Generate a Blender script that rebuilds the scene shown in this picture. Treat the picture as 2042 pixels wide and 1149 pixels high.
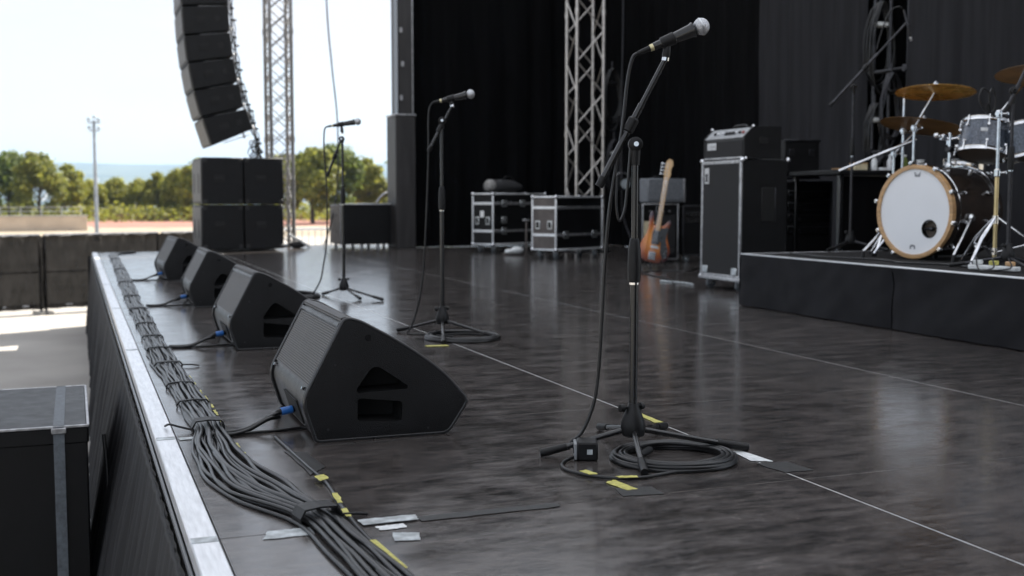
import bpy, bmesh, math, random
from mathutils import Vector, Matrix, noise as mnoise
R = math.radians
random.seed(7)
for o in list(bpy.data.objects): bpy.data.objects.remove(o)
S = bpy.context.scene
COL = S.collection

# ---------------------------------------------------------------- camera
cd = bpy.data.cameras.new('camera'); cam = bpy.data.objects.new('camera', cd); COL.objects.link(cam)
cam.location = (0, 0, .95); cam.rotation_euler = (R(90 - 4.58), 0, R(-20.8))
cd.sensor_width = 36; cd.lens = 40.5; cd.clip_start = .05; cd.clip_end = 30000
cd.dof.use_dof = True; cd.dof.focus_distance = 4.4; cd.dof.aperture_fstop = 2.9
S.camera = cam
# ---------------------------------------------------------------- sky, sun, exposure
SUN_EL, SUN_AZ = 46, 64
W = bpy.data.worlds.new('World'); S.world = W; W.use_nodes = True
nt = W.node_tree; nt.nodes.clear()
out = nt.nodes.new('ShaderNodeOutputWorld'); bg = nt.nodes.new('ShaderNodeBackground')
sky = nt.nodes.new('ShaderNodeTexSky'); sky.sky_type = 'NISHITA'; sky.sun_disc = False
sky.sun_elevation = R(SUN_EL); sky.sun_rotation = R(SUN_AZ); sky.air_density = 1; sky.dust_density = .7; sky.ozone_density = 1.5
tc = nt.nodes.new('ShaderNodeTexCoord'); mp = nt.nodes.new('ShaderNodeMapping'); mp.inputs['Scale'].default_value = (1.6, 1.6, 7)
nz = nt.nodes.new('ShaderNodeTexNoise'); nz.inputs['Scale'].default_value = 3.4; nz.inputs['Detail'].default_value = 7; nz.inputs['Roughness'].default_value = .55
rp = nt.nodes.new('ShaderNodeValToRGB'); rp.color_ramp.elements[0].position = .42; rp.color_ramp.elements[1].position = .60
rp.color_ramp.elements[0].color = (.70, .70, .70, 1); rp.color_ramp.elements[1].color = (.97, .97, .97, 1)
mx = nt.nodes.new('ShaderNodeMix'); mx.data_type = 'RGBA'
mx.inputs['B'].default_value = (4.25, 4.2, 4.35, 1)
L = nt.links.new
L(tc.outputs['Generated'], mp.inputs['Vector']); L(mp.outputs[0], nz.inputs['Vector']); L(nz.outputs['Fac'], rp.inputs[0])
L(rp.outputs['Color'], mx.inputs['Factor']); L(sky.outputs[0], mx.inputs['A']); L(mx.outputs['Result'], bg.inputs[0]); L(bg.outputs[0], out.inputs[0])
bg.inputs[1].default_value = .088
sd = bpy.data.lights.new('sun', 'SUN'); sd.energy = 4.8; sd.angle = R(.5); sd.color = (1, .94, .85)
sun = bpy.data.objects.new('sun', sd); COL.objects.link(sun); sun.location = (30, 20, 40)
sv = Vector((math.sin(R(SUN_AZ)) * math.cos(R(SUN_EL)), math.cos(R(SUN_AZ)) * math.cos(R(SUN_EL)), math.sin(R(SUN_EL))))
sun.rotation_euler = sv.to_track_quat('Z', 'Y').to_euler()
S.view_settings.view_transform = 'Standard'; S.view_settings.look = 'None'; S.view_settings.gamma = 1
S.view_settings.use_curve_mapping = False; S.view_settings.exposure = 1.45
S.render.engine = 'CYCLES'
S.cycles.max_bounces = 5; S.cycles.diffuse_bounces = 3; S.cycles.glossy_bounces = 3; S.cycles.transparent_max_bounces = 8; S.cycles.volume_bounces = 0

# ---------------------------------------------------------------- materials
MATS = {}
def mat(name, col, rough=.5, metal=0., var=.25, scale=6., bump=0., bscale=60., coat=0., spec=.5, stretch=(1, 1, 1), col2=None, coords='Object', rvar=.1, detail=5):
    m = bpy.data.materials.new(name); m.use_nodes = True; n = m.node_tree; p = n.nodes['Principled BSDF']; K = n.links.new
    t = n.nodes.new('ShaderNodeTexCoord'); mpn = n.nodes.new('ShaderNodeMapping'); mpn.inputs['Scale'].default_value = stretch
    K(t.outputs[coords], mpn.inputs[0])
    z = n.nodes.new('ShaderNodeTexNoise'); z.inputs['Scale'].default_value = scale; z.inputs['Detail'].default_value = detail
    K(mpn.outputs[0], z.inputs['Vector'])
    r = n.nodes.new('ShaderNodeValToRGB'); r.color_ramp.elements[0].position = .3; r.color_ramp.elements[1].position = .72
    c2 = col2 or tuple(min(1, c * (1 + var)) for c in col); c1 = col if col2 else tuple(c * (1 - var) for c in col)
    r.color_ramp.elements[0].color = (*c1, 1); r.color_ramp.elements[1].color = (*c2, 1)
    K(z.outputs['Fac'], r.inputs[0]); K(r.outputs[0], p.inputs['Base Color'])
    mr = n.nodes.new('ShaderNodeMapRange'); mr.inputs['To Min'].default_value = max(.02, rough - rvar); mr.inputs['To Max'].default_value = min(1, rough + rvar)
    z2 = n.nodes.new('ShaderNodeTexNoise'); z2.inputs['Scale'].default_value = scale * 2.3; z2.inputs['Detail'].default_value = 4
    K(mpn.outputs[0], z2.inputs['Vector']); K(z2.outputs['Fac'], mr.inputs['Value']); K(mr.outputs[0], p.inputs['Roughness'])
    p.inputs['Metallic'].default_value = metal; p.inputs['Coat Weight'].default_value = coat; p.inputs['Specular IOR Level'].default_value = spec
    if bump:
        b = n.nodes.new('ShaderNodeBump'); b.inputs['Strength'].default_value = bump; b.inputs['Distance'].default_value = .01
        z3 = n.nodes.new('ShaderNodeTexNoise'); z3.inputs['Scale'].default_value = bscale; z3.inputs['Detail'].default_value = 3
        K(mpn.outputs[0], z3.inputs['Vector']); K(z3.outputs['Fac'], b.inputs['Height']); K(b.outputs[0], p.inputs['Normal'])
    MATS[name] = m; return m

mat('cab_black', (.0052, .0052, .0058), .5, spec=.28, bump=.35, bscale=260, scale=9, var=.3)
mat('cab_edge', (.016, .0155, .0155), .36, bump=.2, bscale=200)
mat('edge_gloss', (.012, .0122, .0135), .3, scale=20, spec=.6)
mat('pocket', (.003, .003, .003), .7)  # near-black, the shade inside handle recesses and ports put into the colour
mat('steel_black', (.006, .006, .0065), .26, metal=.0, scale=14, var=.3, spec=.7, rvar=.03)
mat('steel_dark', (.05, .05, .055), .34, metal=.85, scale=20, var=.3)
mat('rubber', (.004, .004, .0045), .48, spec=.35, scale=20)
mat('cable', (.0075, .0078, .0085), .34, scale=8, var=.3)
mat('chrome', (.72, .73, .75), .14, metal=1, rvar=.06, scale=12)
mat('alu', (.78, .79, .81), .34, metal=.55, scale=14, var=.14, bump=.06, bscale=40, stretch=(6, .6, 6))
mat('alu_dull', (.42, .42, .43), .42, metal=.85, scale=22, var=.35)
mat('white_paint', (.78, .78, .77), .5, var=.06)
mat('brass_tube', (.62, .50, .27), .3, metal=.9)
mat('cymbal', (.78, .44, .10), .28, metal=.5, scale=3, stretch=(1, 1, 1), var=.3)
mat('cymbal_dull', (.34, .18, .06), .34, metal=.5, scale=5, var=.35)
mat('wood_hoop', (.50, .30, .14), .35, scale=5, stretch=(1, 1, 8), var=.25, coat=.3)
mat('drumhead', (.82, .84, .87), .45, var=.03, scale=3)
mat('head_mark', (.25, .26, .28), .6)
mat('drum_shell', (.016, .014, .013), .22, scale=26, col2=(.045, .03, .022), coat=.6, rvar=.06)
mat('sparkle', (.018, .02, .026), .25, metal=.3, scale=90, col2=(.12, .145, .19), coat=.5)
mat('tom_head', (.09, .07, .055), .5)
mat('skirt_black', (.0075, .0075, .009), .7, scale=10, stretch=(1, 5, .3), var=.35, bump=.2, bscale=120)
mat('drape_black', (.0026, .0026, .003), .9, scale=3, stretch=(3, 3, .3), var=.4, spec=.08)
mat('drape_grey', (.022, .022, .0245), .9, scale=2.5, stretch=(4, 4, .25), var=.22, spec=.1)
mat('riser_cloth', (.0125, .0125, .0145), .88, scale=3, var=.2, spec=.25, bump=.15, bscale=160)
mat('carpet', (.017, .016, .016), .95, scale=20, bump=.5, bscale=300, spec=.2)
mat('pillar', (.014, .013, .013), .5, scale=3, stretch=(3, 3, .4), col2=(.034, .031, .031))
mat('case_panel', (.0045, .0045, .005), .45, spec=.28, scale=6, bump=.15, bscale=180)
mat('case_brown', (.10, .085, .078), .55, scale=6)
mat('plate', (.55, .57, .58), .3, metal=.9, scale=30)
mat('wheel_grey', (.10, .115, .125), .45, scale=20)
mat('amp_grille', (.012, .012, .013), .8, scale=200, var=.5)
mat('amp_panel', (.24, .25, .26), .35, metal=.15, scale=20)
mat('badge', (.58, .59, .60), .45, scale=40, var=.25)
mat('grey_tolex', (.14, .15, .165), .7, scale=30)
mat('cream', (.62, .54, .36), .7, scale=20)
mat('red_knob', (.35, .05, .04), .4)
mat('maple', (.56, .36, .17), .38, scale=6, stretch=(8, 8, 1), var=.2, coat=.3)
mat('pickguard', (.022, .026, .03), .3)
mat('blue_plug', (.02, .13, .42), .4, var=.1)
mat('tape_yellow', (.36, .33, .07), .6, scale=45, col2=(.62, .58, .16))
mat('tape_white', (.68, .70, .70), .55, scale=30, var=.2)
mat('tape_silver', (.40, .43, .44), .4, scale=25, var=.5, metal=.2)
mat('tape_black', (.010, .010, .010), .5, scale=30)
mat('foil_band', (.62, .56, .34), .35, metal=.6)
mat('bag', (.03, .03, .032), .8, scale=20, bump=.4, bscale=40)
mat('bag_grey', (.24, .235, .225), .8, scale=20)
mat('bark', (.07, .055, .04), .9, scale=10, bump=.4, bscale=20)
mat('concrete', (.36, .34, .31), .9, scale=.6, var=.18, coords='Object', bump=.2, bscale=30, detail=9)
mat('wall_tan', (.58, .47, .36), .9, scale=1.2, var=.12)
mat('track_red', (.30, .14, .105), .9, scale=.5, var=.25)
mat('galv', (.42, .43, .44), .5, metal=.5, scale=20)
mat('pole_grey', (.30, .32, .34), .45, metal=.4)
mat('lens', (.5, .55, .58), .15, metal=.3)
mat('town', (.6, .56, .52), .8)
mat('strap', (.10, .115, .13), .6, scale=40, var=.3, bump=.3, bscale=160)
mat('roof_dark', (.03, .03, .03), .8)
mat('tent', (.55, .53, .5), .7)

def grille_mat():                                     # perforated steel: rows of small holes as fine relief
    m = bpy.data.materials.new('grille'); m.use_nodes = True; n = m.node_tree; p = n.nodes['Principled BSDF']; K = n.links.new
    t = n.nodes.new('ShaderNodeTexCoord'); v = n.nodes.new('ShaderNodeTexVoronoi'); v.inputs['Scale'].default_value = 190; v.inputs['Randomness'].default_value = .35
    K(t.outputs['Object'], v.inputs['Vector'])
    r = n.nodes.new('ShaderNodeValToRGB'); r.color_ramp.elements[0].position = .32; r.color_ramp.elements[1].position = .5
    r.color_ramp.elements[0].color = (.006, .006, .006, 1); r.color_ramp.elements[1].color = (.085, .078, .072, 1)
    K(v.outputs['Distance'], r.inputs[0]); K(r.outputs[0], p.inputs['Base Color'])
    b = n.nodes.new('ShaderNodeBump'); b.inputs['Strength'].default_value = .5; b.inputs['Distance'].default_value = .004
    K(v.outputs['Distance'], b.inputs['Height']); K(b.outputs[0], p.inputs['Normal'])
    p.inputs['Roughness'].default_value = .5; p.inputs['Metallic'].default_value = .2
    MATS['grille'] = m
grille_mat()
def ribbed_mat():                                     # louvred steel grille: fine horizontal ribs
    m = bpy.data.materials.new('wedge_grille'); m.use_nodes = True; n = m.node_tree; p = n.nodes['Principled BSDF']; K = n.links.new
    t = n.nodes.new('ShaderNodeTexCoord'); mp_ = n.nodes.new('ShaderNodeMapping'); mp_.inputs['Scale'].default_value = (.4, .04, 1.0); K(t.outputs['Object'], mp_.inputs[0])
    w = n.nodes.new('ShaderNodeTexWave'); w.bands_direction = 'Z'; w.inputs['Scale'].default_value = 38; w.inputs['Distortion'].default_value = .6; w.inputs['Detail Scale'].default_value = 30; K(mp_.outputs[0], w.inputs['Vector'])
    z = n.nodes.new('ShaderNodeTexNoise'); z.inputs['Scale'].default_value = 9; z.inputs['Detail'].default_value = 8; K(t.outputs['Object'], z.inputs['Vector'])
    r = n.nodes.new('ShaderNodeValToRGB'); r.color_ramp.elements[0].position = .25; r.color_ramp.elements[1].position = .7
    r.color_ramp.elements[0].color = (.006, .006, .006, 1); r.color_ramp.elements[1].color = (.078, .069, .064, 1); K(w.outputs['Fac'], r.inputs[0])
    x = n.nodes.new('ShaderNodeMix'); x.data_type = 'RGBA'; x.blend_type = 'MULTIPLY'; x.inputs['Factor'].default_value = .6; K(r.outputs[0], x.inputs['A']); K(z.outputs['Fac'], x.inputs['B']); K(x.outputs['Result'], p.inputs['Base Color'])
    b = n.nodes.new('ShaderNodeBump'); b.inputs['Strength'].default_value = .6; b.inputs['Distance'].default_value = .004; K(w.outputs['Fac'], b.inputs['Height']); K(b.outputs[0], p.inputs['Normal'])
    p.inputs['Roughness'].default_value = .5; MATS['wedge_grille'] = m
ribbed_mat()
def mesh_ball_mat():
    m = bpy.data.materials.new('mic_mesh'); m.use_nodes = True; n = m.node_tree; p = n.nodes['Principled BSDF']; K = n.links.new
    t = n.nodes.new('ShaderNodeTexCoord'); v = n.nodes.new('ShaderNodeTexVoronoi'); v.inputs['Scale'].default_value = 330; v.inputs['Randomness'].default_value = .15
    K(t.outputs['Object'], v.inputs['Vector'])
    r = n.nodes.new('ShaderNodeValToRGB'); r.color_ramp.elements[0].position = .25; r.color_ramp.elements[1].position = .5
    r.color_ramp.elements[0].color = (.05, .05, .055, 1); r.color_ramp.elements[1].color = (.62, .63, .65, 1)
    K(v.outputs['Distance'], r.inputs[0]); K(r.outputs[0], p.inputs['Base Color'])
    b = n.nodes.new('ShaderNodeBump'); b.inputs['Strength'].default_value = .7; b.inputs['Distance'].default_value = .002
    K(v.outputs['Distance'], b.inputs['Height']); K(b.outputs[0], p.inputs['Normal'])
    p.inputs['Roughness'].default_value = .38; p.inputs['Metallic'].default_value = .75
    MATS['mic_mesh'] = m
mesh_ball_mat()
def floor_mat():
    m = bpy.data.materials.new('stage_ply'); m.use_nodes = True; n = m.node_tree; p = n.nodes['Principled BSDF']; K = n.links.new
    def N(t, **kw):
        x = n.nodes.new(t)
        for k, v in kw.items(): x.inputs[k].default_value = v
        return x
    g = n.nodes.new('ShaderNodeNewGeometry'); oi = n.nodes.new('ShaderNodeObjectInfo')
    def nz(scale, detail, stretch, rough=.55, dist=0):
        mp_ = N('ShaderNodeMapping', Scale=stretch); K(g.outputs['Position'], mp_.inputs[0])
        z = N('ShaderNodeTexNoise', Scale=scale, Detail=detail, Roughness=rough, Distortion=dist); K(mp_.outputs[0], z.inputs['Vector']); return z.outputs['Fac']
    def ramp(src, a, b, ca=(0, 0, 0, 1), cb=(1, 1, 1, 1)):
        r = n.nodes.new('ShaderNodeValToRGB'); r.color_ramp.elements[0].position = a; r.color_ramp.elements[1].position = b
        r.color_ramp.elements[0].color = ca; r.color_ramp.elements[1].color = cb; K(src, r.inputs[0]); return r.outputs[0]
    def mixc(f, a, b):
        x = n.nodes.new('ShaderNodeMix'); x.data_type = 'RGBA'; K(f, x.inputs['Factor'])
        for s, k in ((a, 'A'), (b, 'B')):
            if isinstance(s, tuple): x.inputs[k].default_value = s
            else: K(s, x.inputs[k])
        return x.outputs['Result']
    def math_(op, a, b=None):
        x = n.nodes.new('ShaderNodeMath'); x.operation = op
        for i, s in enumerate((a, b)):
            if s is None: continue
            if isinstance(s, (int, float)): x.inputs[i].default_value = s
            else: K(s, x.inputs[i])
        return x.outputs[0]
    wear = ramp(nz(3.4, 12, (1, 2.2, 1), .78), .40, .62)
    streak = ramp(nz(9, 12, (1, 3.2, 1), .76), .45, .70)
    base = mixc(wear, (.0215, .0200, .0200, 1), (.076, .0665, .0625, 1))
    base = mixc(math_('MULTIPLY', streak, .6), base, (.155, .134, .121, 1))
    def scratch(scale, stretch, w, dist=0.):
        z = nz(scale, 2, stretch, .5, dist); a = math_('ABSOLUTE', math_('SUBTRACT', z, .5)); return math_('LESS_THAN', a, w)
    patch = ramp(nz(2.1, 5, (1, 1, 1)), .54, .70)
    s1 = math_('MULTIPLY', scratch(5, (1, 3.2, 1), .0013, .6), patch)
    patch2 = ramp(nz(1.4, 5, (1.3, 1, 1)), .55, .70)
    s2 = math_('MULTIPLY', scratch(9, (3.5, 1, 1), .0012, .8), patch2)
    sc = math_('MULTIPLY', math_('MAXIMUM', s1, s2), .4)
    base = mixc(sc, base, (.34, .26, .20, 1))
    dust = ramp(nz(70, 2, (1, 1, 1)), .73, .80)
    base = mixc(math_('MULTIPLY', dust, .25), base, (.12, .115, .11, 1))
    hs = n.nodes.new('ShaderNodeHueSaturation'); K(base, hs.inputs['Color'])
    K(math_('ADD', math_('MULTIPLY', oi.outputs['Random'], .3), .85), hs.inputs['Value'])
    K(hs.outputs[0], p.inputs['Base Color'])
    rr = math_('ADD', math_('MULTIPLY', wear, .13), .06); rr = math_('ADD', rr, math_('MULTIPLY', nz(11, 5, (1, 2, 1)), .10)); rr = math_('ADD', rr, math_('MULTIPLY', sc, .2))
    K(rr, p.inputs['Roughness'])
    b = n.nodes.new('ShaderNodeBump'); b.inputs['Strength'].default_value = .07; b.inputs['Distance'].default_value = .004
    K(math_('ADD', nz(45, 4, (1, 3, 1)), math_('MULTIPLY', nz(3, 3, (1, 1, 1)), 1.6)), b.inputs['Height']); K(b.outputs[0], p.inputs['Normal'])
    p.inputs['Specular IOR Level'].default_value = .9
    MATS['stage_ply'] = m
floor_mat()
def leaf_mat(name, c1, c2):
    m = bpy.data.materials.new(name); m.use_nodes = True; n = m.node_tree; p = n.nodes['Principled BSDF']; K = n.links.new
    g = n.nodes.new('ShaderNodeNewGeometry'); r = n.nodes.new('ShaderNodeValToRGB')
    r.color_ramp.elements[0].color = (*c1, 1); r.color_ramp.elements[1].color = (*c2, 1)
    K(g.outputs['Random Per Island'], r.inputs[0]); K(r.outputs[0], p.inputs['Base Color']); p.inputs['Roughness'].default_value = .6
    tr = n.nodes.new('ShaderNodeBsdfTranslucent'); K(r.outputs[0], tr.inputs[0])
    ms = n.nodes.new('ShaderNodeMixShader'); ms.inputs[0].default_value = .52
    K(p.outputs[0], ms.inputs[1]); K(tr.outputs[0], ms.inputs[2]); K(ms.outputs[0], n.nodes['Material Output'].inputs[0]); MATS[name] = m
leaf_mat('leaf_a', (.10, .13, .018), (.32, .32, .05))
leaf_mat('leaf_b', (.14, .17, .02), (.42, .40, .055))
leaf_mat('leaf_c', (.06, .10, .018), (.19, .235, .04))
def skin_mat():                                       # unseen pale roof skin, translucency added to brighten the stage below
    m = bpy.data.materials.new('roof_light_skin'); m.use_nodes = True; n = m.node_tree; p = n.nodes['Principled BSDF']; K = n.links.new
    p.inputs['Base Color'].default_value = (.45, .44, .42, 1); p.inputs['Roughness'].default_value = .6
    tr = n.nodes.new('ShaderNodeBsdfTranslucent'); tr.inputs[0].default_value = (.66, .72, .82, 1)
    a = n.nodes.new('ShaderNodeMixShader'); a.inputs[0].default_value = .52; K(p.outputs[0], a.inputs[1]); K(tr.outputs[0], a.inputs[2]); K(a.outputs[0], n.nodes['Material Output'].inputs[0]); MATS['roof_light_skin'] = m
skin_mat()
def scrim_mat():
    m = bpy.data.materials.new('scrim'); m.use_nodes = True; n = m.node_tree; p = n.nodes['Principled BSDF']; K = n.links.new
    t = n.nodes.new('ShaderNodeTexCoord'); mp_ = n.nodes.new('ShaderNodeMapping'); mp_.inputs['Scale'].default_value = (2.2, 2.2, 1.1); K(t.outputs['Object'], mp_.inputs[0])
    z = n.nodes.new('ShaderNodeTexNoise'); z.inputs['Scale'].default_value = 2.4; z.inputs['Detail'].default_value = 7; K(mp_.outputs[0], z.inputs[0])
    r = n.nodes.new('ShaderNodeValToRGB'); r.color_ramp.elements[0].position = .35; r.color_ramp.elements[1].position = .68
    r.color_ramp.elements[0].color = (.003, .003, .003, 1); r.color_ramp.elements[1].color = (.024, .022, .021, 1); K(z.outputs[0], r.inputs[0]); K(r.outputs[0], p.inputs['Base Color'])
    p.inputs['Roughness'].default_value = .9; p.inputs['Specular IOR Level'].default_value = .08
    tr = n.nodes.new('ShaderNodeBsdfTranslucent'); K(r.outputs[0], tr.inputs[0]); tp = n.nodes.new('ShaderNodeBsdfTransparent')
    a = n.nodes.new('ShaderNodeMixShader'); a.inputs[0].default_value = .2; K(p.outputs[0], a.inputs[1]); K(tr.outputs[0], a.inputs[2])
    b = n.nodes.new('ShaderNodeMixShader'); b.inputs[0].default_value = .025; K(a.outputs[0], b.inputs[1]); K(tp.outputs[0], b.inputs[2]); K(b.outputs[0], n.nodes['Material Output'].inputs[0]); MATS['scrim'] = m
scrim_mat()
def terrain_mat():
    m = bpy.data.materials.new('terrain'); m.use_nodes = True; n = m.node_tree; p = n.nodes['Principled BSDF']; K = n.links.new
    g = n.nodes.new('ShaderNodeNewGeometry')
    def nz(s, d):
        z = n.nodes.new('ShaderNodeTexNoise'); z.inputs['Scale'].default_value = s; z.inputs['Detail'].default_value = d; K(g.outputs['Position'], z.inputs[0]); return z.outputs[0]
    def ramp(src, a, b, ca, cb):
        r = n.nodes.new('ShaderNodeValToRGB'); r.color_ramp.elements[0].position = a; r.color_ramp.elements[1].position = b
        r.color_ramp.elements[0].color = (*ca, 1); r.color_ramp.elements[1].color = (*cb, 1); K(src, r.inputs[0]); return r.outputs[0]
    sx = n.nodes.new('ShaderNodeVectorMath'); sx.operation = 'LENGTH'; K(g.outputs['Position'], sx.inputs[0])
    near = ramp(nz(.25, 8), .35, .7, (.26, .22, .16), (.38, .33, .26))
    far = ramp(nz(.004, 9), .42, .6, (.03, .05, .03), (.10, .12, .07))
    mr = n.nodes.new('ShaderNodeMapRange'); mr.inputs['From Min'].default_value = 120; mr.inputs['From Max'].default_value = 150; K(sx.outputs['Value'], mr.inputs['Value'])
    x = n.nodes.new('ShaderNodeMix'); x.data_type = 'RGBA'; K(mr.outputs[0], x.inputs['Factor']); K(near, x.inputs['A']); K(far, x.inputs['B']); K(x.outputs['Result'], p.inputs['Base Color'])
    p.inputs['Roughness'].default_value = .95; p.inputs['Specular IOR Level'].default_value = .1; MATS['terrain'] = m
terrain_mat()
def burst_mat():                                      # three-colour sunburst lacquer of the bass body
    m = bpy.data.materials.new('sunburst'); m.use_nodes = True; n = m.node_tree; p = n.nodes['Principled BSDF']; K = n.links.new
    t = n.nodes.new('ShaderNodeTexCoord'); mp_ = n.nodes.new('ShaderNodeMapping'); mp_.inputs['Location'].default_value = (.02, 0, -.22); mp_.inputs['Scale'].default_value = (1, .0, .8)
    K(t.outputs['Object'], mp_.inputs[0]); ln = n.nodes.new('ShaderNodeVectorMath'); ln.operation = 'LENGTH'; K(mp_.outputs[0], ln.inputs[0])
    r = n.nodes.new('ShaderNodeValToRGB'); e = r.color_ramp.elements; e[0].position = .06; e[0].color = (.72, .27, .045, 1); e[1].position = .25; e[1].color = (.06, .04, .055, 1)
    k = e.new(.17); k.color = (.36, .09, .025, 1); K(ln.outputs['Value'], r.inputs[0]); K(r.outputs[0], p.inputs['Base Color'])
    p.inputs['Roughness'].default_value = .25; p.inputs['Coat Weight'].default_value = .6; MATS['sunburst'] = m
burst_mat()

# ---------------------------------------------------------------- mesh helpers
def basis(d):
    d = Vector(d).normalized(); a = Vector((0, 0, 1)) if abs(d.z) < .9 else Vector((1, 0, 0))
    u = a.cross(d).normalized(); return u, d.cross(u).normalized(), d
def spline(pts, n=8):
    P = [Vector(p) for p in pts]; P = [2 * P[0] - P[1]] + P + [2 * P[-1] - P[-2]]; o = []
    for i in range(1, len(P) - 2):
        for k in range(n):
            t = k / n; a, b, c, d = P[i - 1:i + 3]
            o.append(.5 * ((2 * b) + (c - a) * t + (2 * a - 5 * b + 4 * c - d) * t * t + (3 * b - a - 3 * c + d) * t ** 3))
    o.append(P[-2]); return o
def offset_poly(P, d):                                # inset a CCW polygon by d
    o = []; n = len(P)
    for i in range(n):
        a, b, c = P[i - 1], P[i], P[(i + 1) % n]
        e1 = Vector((b[0] - a[0], b[1] - a[1])).normalized(); e2 = Vector((c[0] - b[0], c[1] - b[1])).normalized()
        n1 = Vector((-e1.y, e1.x)); n2 = Vector((-e2.y, e2.x)); s = n1 + n2; k = max(.35, 1 + n1.dot(n2)); s = s / k
        o.append((b[0] + s.x * d, b[1] + s.y * d))
    return o
def round_poly(P, r, n=4):
    o = []; N_ = len(P)
    for i in range(N_):
        a, b, c = Vector(P[i - 1]), Vector(P[i]), Vector(P[(i + 1) % N_])
        rr = min(r, .45 * (a - b).length, .45 * (c - b).length); p, q = b + (a - b).normalized() * rr, b + (c - b).normalized() * rr
        for k in range(n + 1):
            t = k / n; o.append(tuple((1 - t) ** 2 * p + 2 * t * (1 - t) * b + t * t * q))
    return o
class MB:
    def __init__(s, T=None): s.v = []; s.f = []; s.T = T; s.o = Vector((0, 0, 0))
    def at(s, o): s.o = Vector(o); return s
    def add(s, vs, fs):
        b = len(s.v); s.v += [Vector(v) - s.o for v in vs]; s.f += [tuple(i + b for i in f) for f in fs]; return s
    def box(s, c, d, bev=0., rot=None, rz=0.):
        c = Vector(c); hx, hy, hz = [x / 2 for x in d]; M = rot or Matrix.Rotation(rz, 3, 'Z')
        if bev <= 0:
            vs = [c + M @ Vector((x * hx, y * hy, z * hz)) for z in (-1, 1) for y in (-1, 1) for x in (-1, 1)]
            return s.add(vs, [(0, 2, 3, 1), (4, 5, 7, 6), (0, 1, 5, 4), (2, 6, 7, 3), (0, 4, 6, 2), (1, 3, 7, 5)])
        b = min(bev, hx * .9, hy * .9, hz * .9); idx = {}; vs = []
        for sx in (-1, 1):
            for sy in (-1, 1):
                for sz in (-1, 1):
                    for ax in range(3):
                        q = [sx * (hx - b), sy * (hy - b), sz * (hz - b)]; q[ax] = (sx, sy, sz)[ax] * (hx, hy, hz)[ax]
                        idx[(sx, sy, sz, ax)] = len(vs); vs.append(c + M @ Vector(q))
        fs = []
        for ax in range(3):
            o1, o2 = (ax + 1) % 3, (ax + 2) % 3
            for sg in (-1, 1):
                f = []
                for a, bb in ((-1, -1), (1, -1), (1, 1), (-1, 1)):
                    k = [0, 0, 0]; k[ax] = sg; k[o1] = a; k[o2] = bb; f.append(idx[(*k, ax)])
                fs.append(tuple(f) if sg > 0 else tuple(reversed(f)))
            for a in (-1, 1):
                for bb in (-1, 1):
                    def id_(t, axx):
                        k = [0, 0, 0]; k[ax] = t; k[o1] = a; k[o2] = bb; return idx[(*k, axx)]
                    f = (id_(-1, o1), id_(1, o1), id_(1, o2), id_(-1, o2)); fs.append(f if a * bb > 0 else tuple(reversed(f)))
        for sx in (-1, 1):
            for sy in (-1, 1):
                for sz in (-1, 1):
                    f = tuple(idx[(sx, sy, sz, a)] for a in range(3)); fs.append(f if sx * sy * sz > 0 else tuple(reversed(f)))
        return s.add(vs, fs)
    def tube(s, pts, r, seg=8, caps=True):
        P = [Vector(p) for p in pts]; n = len(P); rr = r if isinstance(r, (list, tuple)) else [r] * n
        T0 = (P[1] - P[0]).normalized(); u, w, _ = basis(T0); vs = []; fs = []
        for i in range(n):
            t = (P[min(i + 1, n - 1)] - P[max(i - 1, 0)])
            t = t.normalized() if t.length > 1e-9 else T0
            u = (u - t * u.dot(t)); u = u.normalized() if u.length > 1e-6 else basis(t)[0]; w = t.cross(u)
            for k in range(seg):
                a = 2 * math.pi * k / seg; vs.append(P[i] + (u * math.cos(a) + w * math.sin(a)) * rr[i])
        for i in range(n - 1):
            for k in range(seg):
                k2 = (k + 1) % seg; fs.append((i * seg + k, i * seg + k2, (i + 1) * seg + k2, (i + 1) * seg + k))
        if caps: fs += [tuple(range(seg - 1, -1, -1)), tuple((n - 1) * seg + k for k in range(seg))]
        return s.add(vs, fs)
    def cyl(s, a, b, r, r2=None, seg=12): return s.tube([a, b], [r, r if r2 is None else r2], seg)
    def lathe(s, p0, d, prof, seg=20, closed=False):                # prof: (t along d, radius)
        u, w, d = basis(d); p0 = Vector(p0); vs = []; fs = []; n = len(prof)
        for t, r in prof:
            for k in range(seg):
                a = 2 * math.pi * k / seg; vs.append(p0 + d * t + (u * math.cos(a) + w * math.sin(a)) * max(r, 1e-4))
        for i in range(n - 1):
            for k in range(seg):
                k2 = (k + 1) % seg; fs.append((i * seg + k, i * seg + k2, (i + 1) * seg + k2, (i + 1) * seg + k))
        if closed: fs += [((n - 1) * seg + k, (n - 1) * seg + (k + 1) % seg, (k + 1) % seg, k) for k in range(seg)]
        else: fs += [tuple(range(seg - 1, -1, -1)), tuple((n - 1) * seg + k for k in range(seg))]
        return s.add(vs, fs)
    def ring(s, c, d, R_, r, seg=32, ts=8):           # torus
        u, w, d = basis(d); c = Vector(c); vs = []; fs = []
        for i in range(seg):
            a = 2 * math.pi * i / seg; e = u * math.cos(a) + w * math.sin(a)
            for k in range(ts):
                b = 2 * math.pi * k / ts; vs.append(c + e * (R_ + r * math.cos(b)) + d * r * math.sin(b))
        for i in range(seg):
            for k in range(ts):
                i2 = (i + 1) % seg; k2 = (k + 1) % ts; fs.append((i * ts + k, i2 * ts + k, i2 * ts + k2, i * ts + k2))
        return s.add(vs, fs)
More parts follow.
